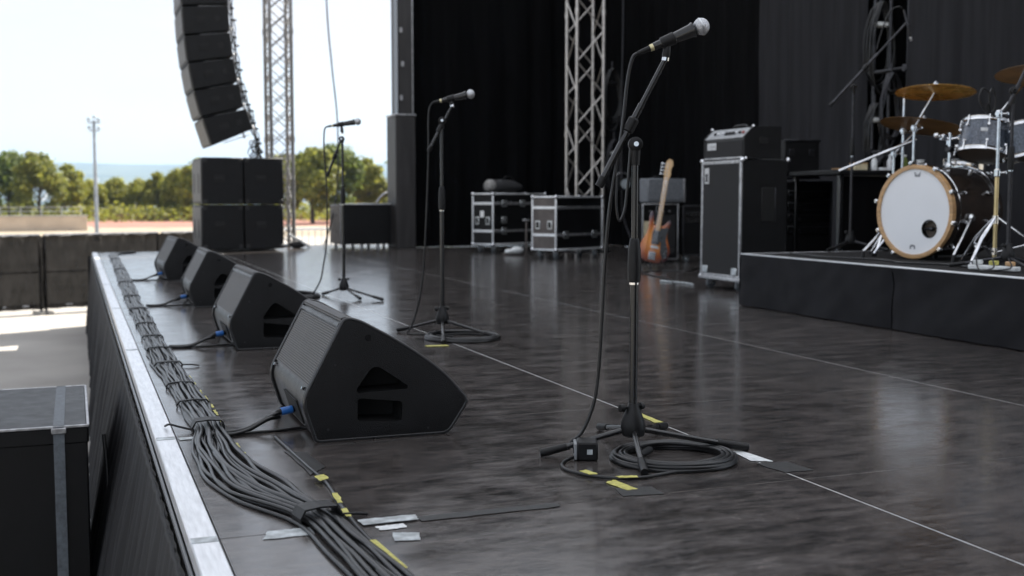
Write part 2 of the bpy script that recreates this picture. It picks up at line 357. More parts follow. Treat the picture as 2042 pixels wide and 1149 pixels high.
    def ball(s, c, r, seg=14, sc=(1, 1, 1)):
        c = Vector(c); vs = []; fs = []; n = seg // 2
        for i in range(n + 1):
            t = math.pi * i / n
            for k in range(seg):
                a = 2 * math.pi * k / seg; vs.append(c + Vector((sc[0] * math.sin(t) * math.cos(a), sc[1] * math.sin(t) * math.sin(a), sc[2] * math.cos(t))) * r)
        for i in range(n):
            for k in range(seg):
                k2 = (k + 1) % seg; fs.append((i * seg + k, (i + 1) * seg + k, (i + 1) * seg + k2, i * seg + k2))
        return s.add(vs, fs)
    def prism(s, P, fn, a, b, cap=True):              # polygon P (2D) swept; fn(u, v, w) -> xyz
        n = len(P); vs = [fn(u, v, a) for u, v in P] + [fn(u, v, b) for u, v in P]
        fs = [(i, (i + 1) % n, n + (i + 1) % n, n + i) for i in range(n)]
        if cap: fs += [tuple(range(n - 1, -1, -1)), tuple(range(n, 2 * n))]
        return s.add(vs, fs)
    def plate(s, outer, holes, fn, a, b, ch=0.):      # plate with holes and a rounded outer edge at side a
        bm = bmesh.new()
        inner = offset_poly(outer, ch) if ch else outer
        loops = [inner] + list(holes)
        for w in (a, b):
            es = []
            for lp in ([inner] if w == a else [outer]) + list(holes):
                V = [bm.verts.new(fn(u, v, w)) for u, v in lp]
                es += [bm.edges.new((V[i], V[(i + 1) % len(V)])) for i in range(len(V))]
            bmesh.ops.triangle_fill(bm, use_beauty=True, use_dissolve=False, edges=es)
        bm.verts.index_update(); s.add([v.co.copy() for v in bm.verts], [tuple(v.index for v in f.verts) for f in bm.faces]); bm.free()
        sg = 1 if b > a else -1
        rings = [(offset_poly(outer, ch * k), a + sg * ch * t) for k, t in ((1, 0), (.55, .1), (.2, .4), (0, 1))] if ch else [(outer, a)]
        rings.append((outer, b)); n = len(outer); vs = []; fs = []
        for P, w in rings: vs += [fn(u, v, w) for u, v in P]
        for i in range(len(rings) - 1):
            for k in range(n): fs.append((i * n + k, i * n + (k + 1) % n, (i + 1) * n + (k + 1) % n, (i + 1) * n + k))
        s.add(vs, fs)
        for h in holes: s.prism(h, fn, a, b, cap=False)
        return s
    def build(s, name, m, parent=None, smooth=38, fix=True):
        me = bpy.data.meshes.new(name); me.from_pydata([tuple(v) for v in s.v], [], s.f); me.update()
        if fix:
            bm = bmesh.new(); bm.from_mesh(me); bmesh.ops.remove_doubles(bm, verts=bm.verts, dist=1e-5); bmesh.ops.recalc_face_normals(bm, faces=bm.faces); bm.to_mesh(me); bm.free()
        if smooth:
            for p in me.polygons: p.use_smooth = True
            me.set_sharp_from_angle(angle=R(smooth))
        me.materials.append(MATS[m]); o = bpy.data.objects.new(name, me); COL.objects.link(o)
        if parent: o.parent = parent
        return o
def tag(o, label, cat, group=None):
    o['label'] = label; o['category'] = cat
    if group: o['group'] = group
    return o
def thing(name, label, cat, loc=(0, 0, 0), rz=0, group=None, rot=None):
    o = bpy.data.objects.new(name, None); COL.objects.link(o); o.empty_display_size = .1; o.location = loc; o.rotation_euler = rot or (0, 0, rz); return tag(o, label, cat, group)
def struct(o, kind='structure'): o['kind'] = kind; return o
def dup(root, loc=None, rz=None, label=None):
    def cp(o, par):
        c = o.copy(); COL.objects.link(c); c.parent = par
        for ch in list(o.children): cp(ch, c)
        return c
    r = cp(root, None)
    if loc is not None: r.location = loc
    if rz is not None: r.rotation_euler = (0, 0, rz)
    if label: r['label'] = label
    return r
XZ = lambda u, v, w: (u, w, v)                        # profile in x,z swept along y
YZ = lambda u, v, w: (w, u, v)
XY = lambda u, v, w: (u, v, w)

# ================================================================ LARGE STRUCTURE
GZ = -1.25
def terr(x, y):
    r = math.hypot(x, y)
    if r < 160: return GZ
    n = mnoise.noise(Vector((x * .0009, y * .0009, 3))) * 26 + mnoise.noise(Vector((x * .003, y * .003, 9))) * 7
    d = min(1, (r - 160) / 700); z = GZ - 45 * d * d * (3 - 2 * d)
    u = min(1, max(0, (r - 1500) / 3600)); z += (175 + n) * u * u * (3 - 2 * u); z += n * .15 * d
    return z
m = MB(); rad = [0, 12, 30, 60, 110, 160] + [160 * 1.105 ** k for k in range(1, 42)]; NA = 150
m.add([(r * math.sin(2 * math.pi * a / NA), r * math.cos(2 * math.pi * a / NA), terr(r * math.sin(2 * math.pi * a / NA), r * math.cos(2 * math.pi * a / NA))) for r in rad[1:] for a in range(NA)],
      [(i * NA + a, i * NA + (a + 1) % NA, (i + 1) * NA + (a + 1) % NA, (i + 1) * NA + a) for i in range(len(rad) - 2) for a in range(NA)] + [tuple(range(NA))])
struct(m.build('ground', 'terrain', smooth=60))
struct(MB().add([(-40, -20, GZ + .004), (40, -20, GZ + .004), (40, 62, GZ + .004), (-40, 62, GZ + .004)], [(0, 1, 2, 3)]).build('concrete_apron', 'concrete'))
struct(MB().add([(1.5, 84, GZ + .008), (40, 84, GZ + .008), (46, 108, GZ + .008), (-1, 108, GZ + .008)], [(0, 1, 2, 3)]).build('running_track', 'track_red'))

# stage floor: ply panels on a dark sub-deck
FL = struct(bpy.data.objects.new('stage_floor', None)); COL.objects.link(FL)
FL['kind'] = 'structure'
XS = [.352, 2.268, 4.01, 5.75, 7.5, 9.9]; y0 = 3.215; YS = [y0 + 1.41 * k for k in range(-6, 14)]
pm = {}
for i in range(5):
    for j in range(len(YS) - 1):
        a, b = XS[i], XS[i + 1]; c, d = YS[j], YS[j + 1]
        if j == len(YS) - 2 : d = 22.2
        if i == 0 and c > 19: d = 20.45
        if i == 0 and c > 20.4: continue
        key = (i, round(d - c, 3))
        if key not in pm: pm[key] = MB().box((0, 0, -.012), (b - a - .005, d - c - (.005 if i == 0 else .002), .024), .0006).build('floor_panel', 'stage_ply', FL, smooth=0); o = pm[key]
        else: o = pm[key].copy(); COL.objects.link(o)
        o.location = ((a + b) / 2, (c + d) / 2, 0)
MB().box((1.325, 8, -.1), (1.93, 24.9, .14)).box((6.1, 8.6, -.1), (7.6, 27.1, .14)).build('sub_deck', 'roof_dark', FL)
# thin pale seam fillers between the panels (long joints)
MB().add([(2.2652, -5, -.0009), (2.2708, -5, -.0009), (2.2708, 22, -.0009), (2.2652, 22, -.0009)], [(0, 1, 2, 3)]).build('joint_filler', 'tape_white', FL)
MB().add([(4.0077, -5, -.0009), (4.0123, -5, -.0009), (4.0123, 22, -.0009), (4.0077, 22, -.0009)], [(0, 1, 2, 3)]).build('joint_filler', 'tape_white', FL)

T = thing('stage_edge_trim', 'bright aluminium edge strip along the front lip of the stage', 'edge trim', (.27, 0, 0))
ys = [-5, -2.4, .4, 3.2, 4.62, 7.4, 10.2, 13.0, 15.8, 18.6, 20.45]
for a, b in zip(ys, ys[1:]):
    MB().at((.27, 0, 0)).box((.311, (a + b) / 2, -.02), (.078, b - a - .004, .052), .004).build('trim_segment', 'alu', T)
MB().at((.27, 0, 0)).box((1.1, 20.49, -.03), (1.5, .05, .06), .004).build('end_trim', 'steel_black', T)
for a in ys[2:-1]: MB().at((.27, 0, 0)).box((.311, a, .0065), (.07, .05, .002)).build('joint_tape', 'tape_silver', T)

# pleated skirt under the lip
T = thing('stage_skirt', 'pleated black fabric skirt hanging from the stage lip to the ground', 'stage skirt', (.27, 0, 0))
def skirt(a, b, n, cloth):
    vs = []; fs = []; NZ = 12
    for i in range(n + 1):
        y = a + (b - a) * i / n
        for k in range(NZ + 1):
            t = k / NZ; z = -.06 + (GZ + .02 + .06) * t
            w = .012 + .035 * t
            f = math.sin(y * 50 + 2.4 * math.sin(y * 2.3) + 1.6 * math.sin(y * 5.1)) * w * .62 + math.sin(y * 19 + 2 * math.sin(y * 3)) * w * .5
            f += .5 * w * mnoise.noise(Vector((y * 3, t * 1.6, 0)))
            vs.append(((.250 - (.20 if y < 7 else .20 - .13 * min(1, (y - 7) / 8)) * t + f * min(1, .25 + 2 * t)), y + .03 * t * mnoise.noise(Vector((y * 2, t * 3, 5))), z))
    for i in range(n):
        for k in range(NZ): fs.append((i * (NZ + 1) + k, (i + 1) * (NZ + 1) + k, (i + 1) * (NZ + 1) + k + 1, i * (NZ + 1) + k + 1))
    return MB().at((.27, 0, 0)).add(vs, fs).build('skirt_cloth', cloth, T, smooth=80)
for a, b in ((-5, .4), (.4, 4.62), (4.62, 10.2), (10.2, 15.8), (15.8, 20.45)): skirt(a, b - .02, int((b - a) * (110 if b < 5 else 70 if b < 11 else 40)), 'skirt_black')
MB().at((.27, 0, 0)).box((.262, 7.7, -.056), (.012, 25.4, .03), .003).build('hook_tape', 'steel_black', T)
ps = [(.272 + .003 * math.sin(y * 3.1), y * .1, -.078 - .006 * abs(math.sin(y * .23))) for y in range(-20, 205)]
MB().at((.27, 0, 0)).tube([(p[0] - .028, p[1], p[2]) for p in ps], .009, 6).build('rolled_hem', 'skirt_black', T)
vs = []; fs = []
for i in range(31):
    x = .2 + 1.62 * i / 30; f = .03 * math.sin(x * 23)
    vs += [(x, 20.52 + f * .3, -.06), (x, 20.56 + f, GZ + .02)]
for i in range(30): fs.append((2 * i, 2 * i + 2, 2 * i + 3, 2 * i + 1))
MB().at((.27, 0, 0)).add(vs, fs).build('skirt_cloth', 'skirt_black', T, smooth=80)

# unseen roof overhead: shades the stage, skin made translucent as added top light
T = thing('stage_roof', 'unseen stage roof on aluminium beams, its translucent skin added to light the stage', 'roof', (5, 8, 6.9))
MB().add([(-5.7, -13.2, 0), (5.7, -13.2, 0), (5.7, 13.2, 0), (-5.7, 13.2, 0)], [(0, 1, 2, 3)]).build('roof_light_skin', 'roof_light_skin', T)
for x in (-5, -2.9, 1, 4.5):
    MB().box((x, 0, -.2), (.3, 26, .3), .02).build('roof_beam', 'alu_dull', T)

# ---------------------------------------------------------------- drapes and walls of the stage house
def drape(name, label, p0, p1, z0, z1, amp, wl, m, seed=0, n=None):
    p0 = Vector((*p0, 0)); p1 = Vector((*p1, 0)); Ln = (p1 - p0).length; n = n or int(Ln / wl * 9); d = (p1 - p0) / Ln; q = Vector((-d.y, d.x, 0)); NZ = 14; vs = []; fs = []
    for i in range(n + 1):
        u = Ln * i / n
        for k in range(NZ + 1):
            t = k / NZ; z = z0 + (z1 - z0) * t
            ph = u / wl * 6.283 + 1.1 * math.sin(u * 1.7 + seed) + .5 * mnoise.noise(Vector((u * .8, t * 2, seed)))
            f = amp * (math.sin(ph) + .4 * math.sin(ph * 2.13 + seed)) * (.6 + .4 * (1 - t)) + amp * 1.2 * mnoise.noise(Vector((u * .7, t * 3, seed + 4)))
            vs.append(p0 + d * u + q * f + Vector((0, 0, z)) - p0)
    for i in range(n):
        for k in range(NZ): fs.append((i * (NZ + 1) + k, (i + 1) * (NZ + 1) + k, (i + 1) * (NZ + 1) + k + 1, i * (NZ + 1) + k + 1))
    o = MB().add(vs, fs).build(name, m, smooth=80); o.location = p0
    return tag(o, label, 'curtain', 'black stage curtains')
drape('stage_curtain', 'black side curtain behind the two silver-edged flight cases', (5.78, 20.5), (10.2, 20.5), .003, 6.7, .05, .55, 'drape_black', 1)
drape('stage_curtain', 'deep black back curtain behind the bass guitar', (9.72, 20.55), (9.62, 14.6), .003, 6.7, .06, .6, 'drape_black', 2)
drape('stage_curtain', 'dark grey back curtain panel above the bass amplifier', (9.5, 14.75), (9.5, 12.3), .003, 6.7, .030, .5, 'drape_grey', 3)
drape('stage_curtain', 'wide dark grey back curtain behind the drum kit', (9.45, 11.45), (9.45, 4.5), .003, 6.7, .022, .8, 'drape_grey', 5)
drape('stage_curtain', 'unseen black curtain behind the camera, added to block skylight', (10.2, -4.6), (.6, -4.6), .003, 6.7, .05, .55, 'drape_black', 9)  # added out of view to keep skylight off the camera-facing sides
drape('stage_curtain', 'black curtain deep in the gap between the two grey curtains', (10.1, 13.6), (10.1, 10.0), .003, 6.7, .05, .4, 'drape_black', 8)
T = thing('wing_pillar', 'tall dark clad pillar beside the black side curtain at the open end of the stage', 'pillar', (5.6, 20.3, 0))
MB().box((.0, .12, 1.19), (.37, .62, 2.38), .012).build('plinth', 'pillar', T)
MB().box((.0, .12, 2.395), (.40, .64, .03), .006).build('ledge', 'alu_dull', T)
MB().box((.035, .16, 4.55), (.26, .5, 4.28), .01).build('column', 'pillar', T)
MB().box((-.105, .02, 4.55), (.02, .26, 4.28), .004).build('corner_post', 'steel_black', T)
MB().box((.165, -.075, 4.55), (.03, .03, 4.28), .004).build('corner_rail', 'alu_dull', T)
for k in range(6): MB().box((-.05 + .03 * (k % 2), -.105, 2.7 + k * .6), (.05, .02, .09), .004).build('clamp', 'alu_dull', T)

# ---------------------------------------------------------------- truss towers
def truss(name, label, c, a, rz, z0, z1, step, rc, rb, mt):
    T = thing(name, label, 'truss', (c[0], c[1], z0), rz); h = a / 2; cs = [(-h, -h), (h, -h), (h, h), (-h, h)]; H = z1 - z0
    for x, y in cs: MB().cyl((x, y, .03), (x, y, H), rc, seg=10).build('chord', mt, T)
    n = int(H / step); zz = [[], []]
    b0 = {}
    for s in range(4):
        p, q = cs[s], cs[(s + 1) % 4]; L_ = a
        key = 'up'
        for k in range(n):
            za = .06 + k * step; zb = za + step
            A = (p, q) if k % 2 == 0 else (q, p)
            MB().cyl((A[0][0], A[0][1], za), (A[1][0], A[1][1], zb), rb, seg=6).build('brace', mt, T)
            if mt == 'alu_backlit' : MB().cyl((A[1][0] * .985, A[1][1] * .985, za), (A[0][0] * .985, A[0][1] * .985, zb), rb * .9, seg=6).build('brace', mt, T)
    MB().box((0, 0, .015), (a * 1.5, a * 1.5, .03), .005).build('base_plate', 'steel_black', T)
    for k in range(1, int(H / 2) + 1):
        for x, y in cs: MB().cyl((x, y, k * 2 - .05), (x, y, k * 2 + .05), rc * 1.35, seg=10).build('coupler', mt, T)
    return T
mat('alu_backlit', (.30, .29, .28), .42, metal=.8, scale=20, var=.25)  # aluminium colour darkened to carry the slim tower's backlit look
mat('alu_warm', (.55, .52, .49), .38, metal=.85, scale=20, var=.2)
truss('truss_tower', 'slim aluminium lattice tower rising behind the black subwoofers', (3.66, 21.95), .40, R(4), 0, 6.75, .36, .034, .012, 'alu_backlit')
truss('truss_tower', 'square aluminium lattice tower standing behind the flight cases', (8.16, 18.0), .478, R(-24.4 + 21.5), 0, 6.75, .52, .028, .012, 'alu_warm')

# ---------------------------------------------------------------- PA: subwoofers and flown array
def sub(label, x0, x1, ya, yb, z0, z1):
    T = thing('subwoofer', label, 'speaker', (x0, ya, z0), 0, 'subwoofers stacked at the end of the stage'); w, d, h = x1 - x0, yb - ya, z1 - z0
    MB().box((w / 2, d / 2, h / 2), (w - .01, d - .01, h - .01), .014).build('cabinet', 'cab_black', T)
    if x0 < 2.5: MB().box((-.006, d / 2, h / 2), (.014, d - .1, h - .09), .004).build('grille', 'grille', T)
    for k in (.28, .72): MB().box((-.014, d * k, h * .45), (.008, .10, h * .42), .003).build('port', 'pocket', T)
    hp = MB().box((w * .42, .002, h * .55), (.17, .012, .11), .004).build('handle', 'pocket', T)
    MB().cyl((w * .42 - .07, -.008, h * .55), (w * .42 + .07, -.008, h * .55), .010, seg=8).build('grip', 'pocket', hp)
    for x, z in ((.05, .05), (w - .05, .05), (.05, h - .05), (w - .05, h - .05)): MB().box((x, .0, z), (.07, .014, .07), .01).build('corner', 'cab_edge', T)
sub('upper left subwoofer of the black stack, its grille side to the audience', 2.03, 2.72, 20.0, 21.6, .80, 1.60)
sub('upper right subwoofer of the black stack beside the lattice tower', 2.725, 3.40, 20.0, 21.6, .80, 1.60)
sub('lower left subwoofer of the black stack at the stage end', 2.02, 2.715, 20.0, 21.6, .035, .795)
sub('lower right subwoofer of the black stack on the stage floor', 2.72, 3.39, 20.0, 21.6, .035, .795)
AR = [((2.062, 2.242), (2.790, 2.42), (2.896, 2.083), (2.205, 1.785)),
      ((1.930, 2.695), (2.680, 2.838), (2.745, 2.452), (2.040, 2.265)),
      ((1.853, 3.145), (2.592, 3.255), (2.650, 2.875), (1.925, 2.712)),
      ((1.797, 3.595), (2.541, 3.675), (2.585, 3.29), (1.842, 3.162)),
      ((1.770, 4.07), (2.519, 4.12), (2.540, 3.71), (1.793, 3.612)),
      ((1.760, 4.55), (2.510, 4.57), (2.519, 4.15), (1.768, 4.088))]
ORD = ['lowest speaker', 'second speaker from the bottom', 'third speaker from the bottom', 'fourth speaker from the bottom', 'fifth speaker from the bottom', 'topmost speaker']
for k, q in enumerate(AR):
    T = thing('line_array_speaker', ORD[k] + ' of the curved array hanging above the subwoofers', 'speaker', (q[3][0], 20.0, q[3][1]), 0, 'speakers of the hanging array')
    P = [(x, z) for x, z in (q[3], q[2], q[1], q[0])]; o = (q[3][0], 20.0, q[3][1]); Y2 = 21.45
    m = MB().at(o); Pi = offset_poly(P, .012); n4 = 4
    rings = [(Pi, 20.0), (P, 20.02), (P, Y2 - .02), (Pi, Y2)]; vs = [XZ(u, v, w) for pl, w in rings for u, v in pl]
    m.add(vs, [(i * 4 + j, i * 4 + (j + 1) % 4, i * 4 + 4 + (j + 1) % 4, i * 4 + 4 + j) for i in range(3) for j in range(4)] + [(3, 2, 1, 0), (12, 13, 14, 15)]).build('cabinet', 'cab_black', T, smooth=0)
    A, B = Vector(q[3]), Vector(q[0]); up = (B - A).normalized(); inn = Vector((up.y, -up.x))
    a, b = A + up * .04, B - up * .04; GP = [tuple(a - inn * .014), tuple(a + inn * .01), tuple(b + inn * .01), tuple(b - inn * .014)]
    MB().at(o).prism(GP, XZ, 20.06, Y2 - .06).build('grille', 'grille', T, smooth=0)
    c = (Vector(q[0]) + Vector(q[3])) / 2 * .60 + (Vector(q[1]) + Vector(q[2])) / 2 * .40; c2 = (Vector(q[0]) + Vector(q[3])) / 2 * .25 + (Vector(q[1]) + Vector(q[2])) / 2 * .75
    ang = math.atan2(q[2][1] - q[3][1] + q[1][1] - q[0][1], q[2][0] - q[3][0] + q[1][0] - q[0][0]); rm = Matrix.Rotation(-ang, 3, 'Y')
    h = MB().at(o).box((c.x, 20.0, c.y), (.15, .02, .11), .004, rot=rm).build('handle', 'pocket', T)
    MB().at(o).box((c.x, 19.985, c.y), (.11, .014, .022), .004, rot=rm).build('grip', 'pocket', h)
    MB().at(o).box((c2.x, 20.0, c2.y), (.09, .016, .09), .004, rot=rm).build('rear_handle', 'pocket', T)
    for w in (20.06, Y2 - .1):
        u = (Vector(q[1]) - Vector(q[2])).normalized(); p = Vector(q[2])
        MB().at(o).box((p.x + .015, w, p.y - .02), (.035, .03, .16), .004, rot=rm).build('rigging_link', 'alu_dull', T)
    MB().at(o).box(((q[3][0] + q[2][0]) / 2 + .1, 20.3, (q[3][1] + q[2][1]) / 2 - .012), (.42, .5, .014), .003, rot=rm).build('tilt_plate', 'alu_dull', T)
def cable_thing(name, label, pts, r, m='cable', cat='cable', n=8, seg=6, group=None):
    o0 = Vector(pts[0]); o = MB().at(o0).tube(spline(pts, n), r, seg).build(name, m, smooth=80); o.location = o0; return tag(o, label, cat, group)
T = thing('array_rigging', 'tangle of black cables and chains hanging behind the curved speaker array', 'rigging', (2.6, 20.3, 6.7))
A0 = [(2.56, 20.35, 6.7), (2.60, 20.35, 4.4), (2.66, 20.35, 3.5), (2.76, 20.32, 2.85), (2.92, 20.3, 2.3), (3.02, 20.3, 1.85), (3.05, 20.3, 1.62)]
for k in range(5):
    pp = []
    for i, p in enumerate(spline(A0, 9)):
        pp.append((p.x + .03 * math.sin(i * .9 + k * 2) + .022 * (k - 2), p.y + .05 * k, p.z))
    MB().at((2.6, 20.3, 6.7)).tube(pp, .009 if k else .014, 6).build('cable', 'cable', T, smooth=80)
for i, p in enumerate(spline(A0, 5)):
    if p.z < 4.9: MB().at((2.6, 20.3, 6.7)).box((p.x + .03 * math.sin(i * 2.1), 20.28, p.z), (.07, .05, .035), .006, rz=i).build('chain_link', 'steel_black', T)
T = thing('cable_heap', 'small heap of black cable loops on top of the subwoofers', 'cable', (2.98, 20.5, 1.6))
for k in range(7): MB().ring((.03 * math.sin(k * 2.2), .06 * math.cos(k * 3), .05 + .035 * k), (math.sin(k), .9, .5 * math.cos(k * 2)), .06 + .015 * (k % 3), .010, 18, 6).build('loop', 'cable', T, smooth=80)
cable_thing('hanging_rope', 'thin grey rope hanging from the roof in front of the sky', [(4.36, 21, 6.6), (4.39, 21, 4.4), (4.47, 21, 3.3), (4.56, 21, 2.3), (4.56, 21.05, 1.2), (4.45, 21.1, .5), (4.3, 21.1, .02)], .014, 'steel_dark', 'rope')

T = thing('monitor_cabinet', 'wide low black cabinet on small feet at the open stage end, pale rail on top', 'cabinet', (4.49, 20.5, 0))
MB().box((.54, .45, .43), (1.09, .9, .72), .012).build('cabinet', 'case_panel', T)
MB().box((-.004, .45, .43), (.012, .86, .70), .004).build('side_panel', 'case_brown', T)
for x in (0, 1.085): MB().box((x, -.002, .43), (.02, .02, .735), .004).build('edge_rail', 'alu_dull', T)
MB().box((.54, .0, .80), (1.11, .03, .022), .004).build('top_rail', 'alu', T)
for x in (.08, .4, .7, 1.0):
    for y in (.08, .8): MB().cyl((x, y, 0), (x, y, .075), .03, seg=10).build('foot', 'alu_dull', T)
for z in (.3, .6): MB().cyl((-.018, .3, z), (.0, .3, z), .02, seg=8).build('rivet', 'pocket', T)
tag(cable_thing('pipe_offcut', 'pale curved pipe leaning on the wide low black cabinet', [(5.2, 20.7, .83), (5.35, 20.75, .98), (5.5, 20.8, 1.02), (5.58, 20.8, .95)], .018, 'alu_dull', 'pipe'), 'pale curved pipe lying on top of the wide low black cabinet', 'pipe')
T = thing('sandbag', 'small dark sandbag with a pale strap at the foot of the slim lattice tower', 'sandbag', (3.78, 20.9, 0))
MB().ball((0, 0, .07), .15, 14, (1, .8, .48)).build('bag', 'bag', T)
MB().tube(spline([(-.16, -.02, .26), (-.08, -.05, .2), (.05, -.1, .13), (.2, -.12, .02)], 5), .025, 6).build('strap', 'tape_white', T)

# ================================================================ OBJECTS ON THE STAGE
# ---------------------------------------------------------------- wedges
def make_wedge(label):
    T = thing('stage_monitor', label, 'stage monitor', (0, 0, 0), 0, 'floor monitors along the stage lip'); LY = .86; th = .03
    P0 = [(.0, 0), (.535, 0), (.624, .131), (.519, .253), (.362, .369), (.178, .472), (.118, .486), (-.052, .165)]
    P = []
    rs = [.02, .03, .03, .2, .2, .1, .028, .05]
    n = len(P0)
    for i in range(n):
        a, b, c = Vector(P0[i - 1]), Vector(P0[i]), Vector(P0[(i + 1) % n]); rr = min(rs[i], .45 * (a - b).length, .45 * (c - b).length)
        p, q = b + (a - b).normalized() * rr, b + (c - b).normalized() * rr
        for k in range(5): t = k / 4; P.append(tuple((1 - t) ** 2 * p + 2 * t * (1 - t) * b + t * t * q))
    h1 = round_poly([(.167, .186), (.365, .192), (.368, .205), (.252, .285), (.224, .285), (.162, .2)], .012, 3)
    h2 = round_poly([(.165, .075), (.342, .066), (.346, .143), (.166, .166)], .014, 3)
    for side, (a, b) in enumerate(((0, th), (LY, LY - th))):
        s_ = MB().plate(P, [h1, h2], XZ, a, b, .014).build('side_panel', 'cab_black', T, smooth=40)
        bp_ = [XZ(u, v, .007 if side == 0 else LY - .007) for u, v in offset_poly(P, .006)]; MB().tube(bp_ + [bp_[0]], .0085, 8, caps=False).build('highlight_bead', 'edge_gloss', s_, smooth=80)  # glossy rim bead added to catch a light edge highlight
        y = .03 if side == 0 else LY - .03; e_ = .15 if side == 0 else LY - .15
        for hh_ in (h1, h2):
            n_ = len(hh_); MB().prism(hh_, XZ, y, e_, cap=False).add([XZ(u, v, e_) for u, v in hh_], [tuple(range(n_))]).build('handle_pocket', 'pocket', s_, smooth=0)
        MB().cyl((.21, a - .001 if side == 0 else a + .001, .40), (.21, y, .40), .013, seg=10).build('pole_screw', 'steel_black', s_)
        for u, v in ((.585, .135), (.08, .3), (.45, .03), (.05, .05)): MB().cyl((u, a + (-.001 if side == 0 else .001), v), (u, y, v), .005, seg=8).build('screw', 'steel_dark', s_)
    core = offset_poly(P, .010); MB().prism(core, XZ, th - .004, LY - th + .004, cap=False).build('cabinet', 'cab_edge', T, smooth=50)
    dv = Vector((.118 + .052, .486 - .165)).normalized(); nrm = Vector((-dv.y, dv.x)); b0 = Vector((-.052, .165)); Lb = (Vector((.118, .486)) - b0).length
    def strip(t0, t1, o0, o1, name, mt, yy=(th + .003, LY - th - .003)):
        A, B = b0 + dv * (t0 * Lb), b0 + dv * (t1 * Lb); pl = [tuple(A + nrm * o0), tuple(B + nrm * o0), tuple(B + nrm * o1), tuple(A + nrm * o1)]
        return MB().prism(pl, XZ, *yy).build(name, mt, T, smooth=0)
    strip(.17, .86, -.02, -.003, 'grille', 'wedge_grille')
    strip(.872, .915, -.02, .001, 'trim_strip', 'cab_edge')
    MB().prism([tuple(b0 + dv * Lb * .93 + nrm * -.03), tuple(b0 + dv * Lb * .93 + nrm * -.003), (.112, .478), (.130, .4815), (.178, .468), (.30, .402), (.295, .38)][::-1], XZ, th + .003, LY - th - .003).build('top_grille', 'wedge_grille', T, smooth=60)
    for y in (th + .05, LY - th - .05):
        p = b0 + dv * Lb * .12; MB().cyl((p.x - .006, y, p.y + .003), (p.x + .01, y, p.y - .004), .007, seg=8).build('bolt', 'chrome', T)
    # connector bay in the lower audience face
    e = Vector((-.052, .165)); pt = lambda t: (e.x * t, e.y * t)
    q = [(pt(.22)[0] - .006 + .010, pt(.22)[1]), (pt(.80)[0] - .006 + .010, pt(.80)[1]), (pt(.80)[0] + .03, pt(.8)[1]), (pt(.22)[0] + .03, pt(.22)[1])]
    bay = MB().prism(q, XZ, .22, .52).build('connector_bay', 'pocket', T, smooth=0)
    for y in (.28, .36, .44): MB().cyl((-.012, y, .075), (.02, y, .08), .014, seg=10).build('socket', 'steel_dark', bay)
    return T
W1 = make_wedge('nearest and largest-looking black stage monitor by the cable bundle')
W1.location = (.845, 4.352, 0); W1.rotation_euler = (0, 0, R(-.6))
for loc, rz, lb in (((.915, 7.17, 0), .5, 'second black stage monitor from the camera, behind the nearest one'),
                    ((.94, 10.07, 0), -.5, 'third black stage monitor from the camera along the stage lip'),
                    ((.96, 13.3, 0), 3, 'farthest black stage monitor along the stage lip')): dup(W1, loc, R(rz), lb)
wl = ['nearest', 'second nearest', 'third nearest', 'farthest']
for k, (x, y) in enumerate(((.85, 4.70), (.905, 7.51), (.93, 10.4), (.95, 13.6))):
    T = thing('speaker_cable', 'black cable with plug running from the %s stage monitor to the cable bundle' % wl[k], 'cable', (x, y, 0), 0, 'monitor cables')
    for j in range(2):
        MB().tube(spline([(-.085, .0, .066 - .02 * j), (-.14, -.015 - .02 * j, .045), (-.22, -.04 - .03 * j, .015), (-.29, -.05 - .05 * j, .008), (-.37, -.06 - .03 * j, .012)], 6), .0085, 8).build('lead', 'cable', T, smooth=80)
    MB().lathe((.0, .02, .076), (-1, -.2, -.12), [(0, .013), (.03, .015), (.032, .017)], 12).build('plug', 'rubber', T)
    pl = MB().lathe((-.03, .014, .0725), (-1, -.2, -.12), [(0, .0165), (.045, .0165), (.05, .014)], 12).build('sleeve', 'blue_plug', T); pl['label'] = 'bright blue sleeve of the plug'
    MB().lathe((-.078, .004, .067), (-1, -.2, -.12), [(0, .014), (.02, .009)], 12).build('boot', 'rubber', T)
    MB().tube(spline([(-.30, -.085, .006), (-.1, -.075, .006), (.0, -.06, .006), (.06, -.1, .006)], 5), .006, 6).build('floor_lead', 'cable', T, smooth=80)

# ---------------------------------------------------------------- cable bundle along the lip
T = thing('cable_bundle', 'long bundle of black cables strapped together along the stage lip', 'cable bundle', (.48, 4.7, 0))
CP = [(.73, 2.0), (.70, 2.55), (.665, 3.0), (.640, 3.29), (.555, 3.62), (.478, 4.05), (.470, 4.45), (.484, 4.74), (.482, 5.2), (.470, 5.8), (.466, 6.6), (.462, 7.6), (.47, 9.2), (.48, 10.9), (.50, 13), (.53, 15.5), (.56, 18.4), (.6, 19.6), (.9, 20.2)]
cpath = spline([(x, y, 0) for x, y in CP], 14)
SP = [(2.0, .075), (3.29, .052), (3.75, .084), (4.3, .074), (4.74, .052), (5.3, .062), (5.9, .058), (6.6, .066), (7.9, .058), (11, .062), (20.4, .06)]
def spread(y):
    for (a, s), (b, t) in zip(SP, SP[1:]):
        if y <= b: u = max(0, (y - a) / (b - a)); u = u * u * (3 - 2 * u); return s + (t - s) * u
    return .06
NC = 18; slots = [(-1 + 2 * i / 9, 0) for i in range(10)] + [(-.8 + 1.6 * i / 7, 1) for i in range(8)]
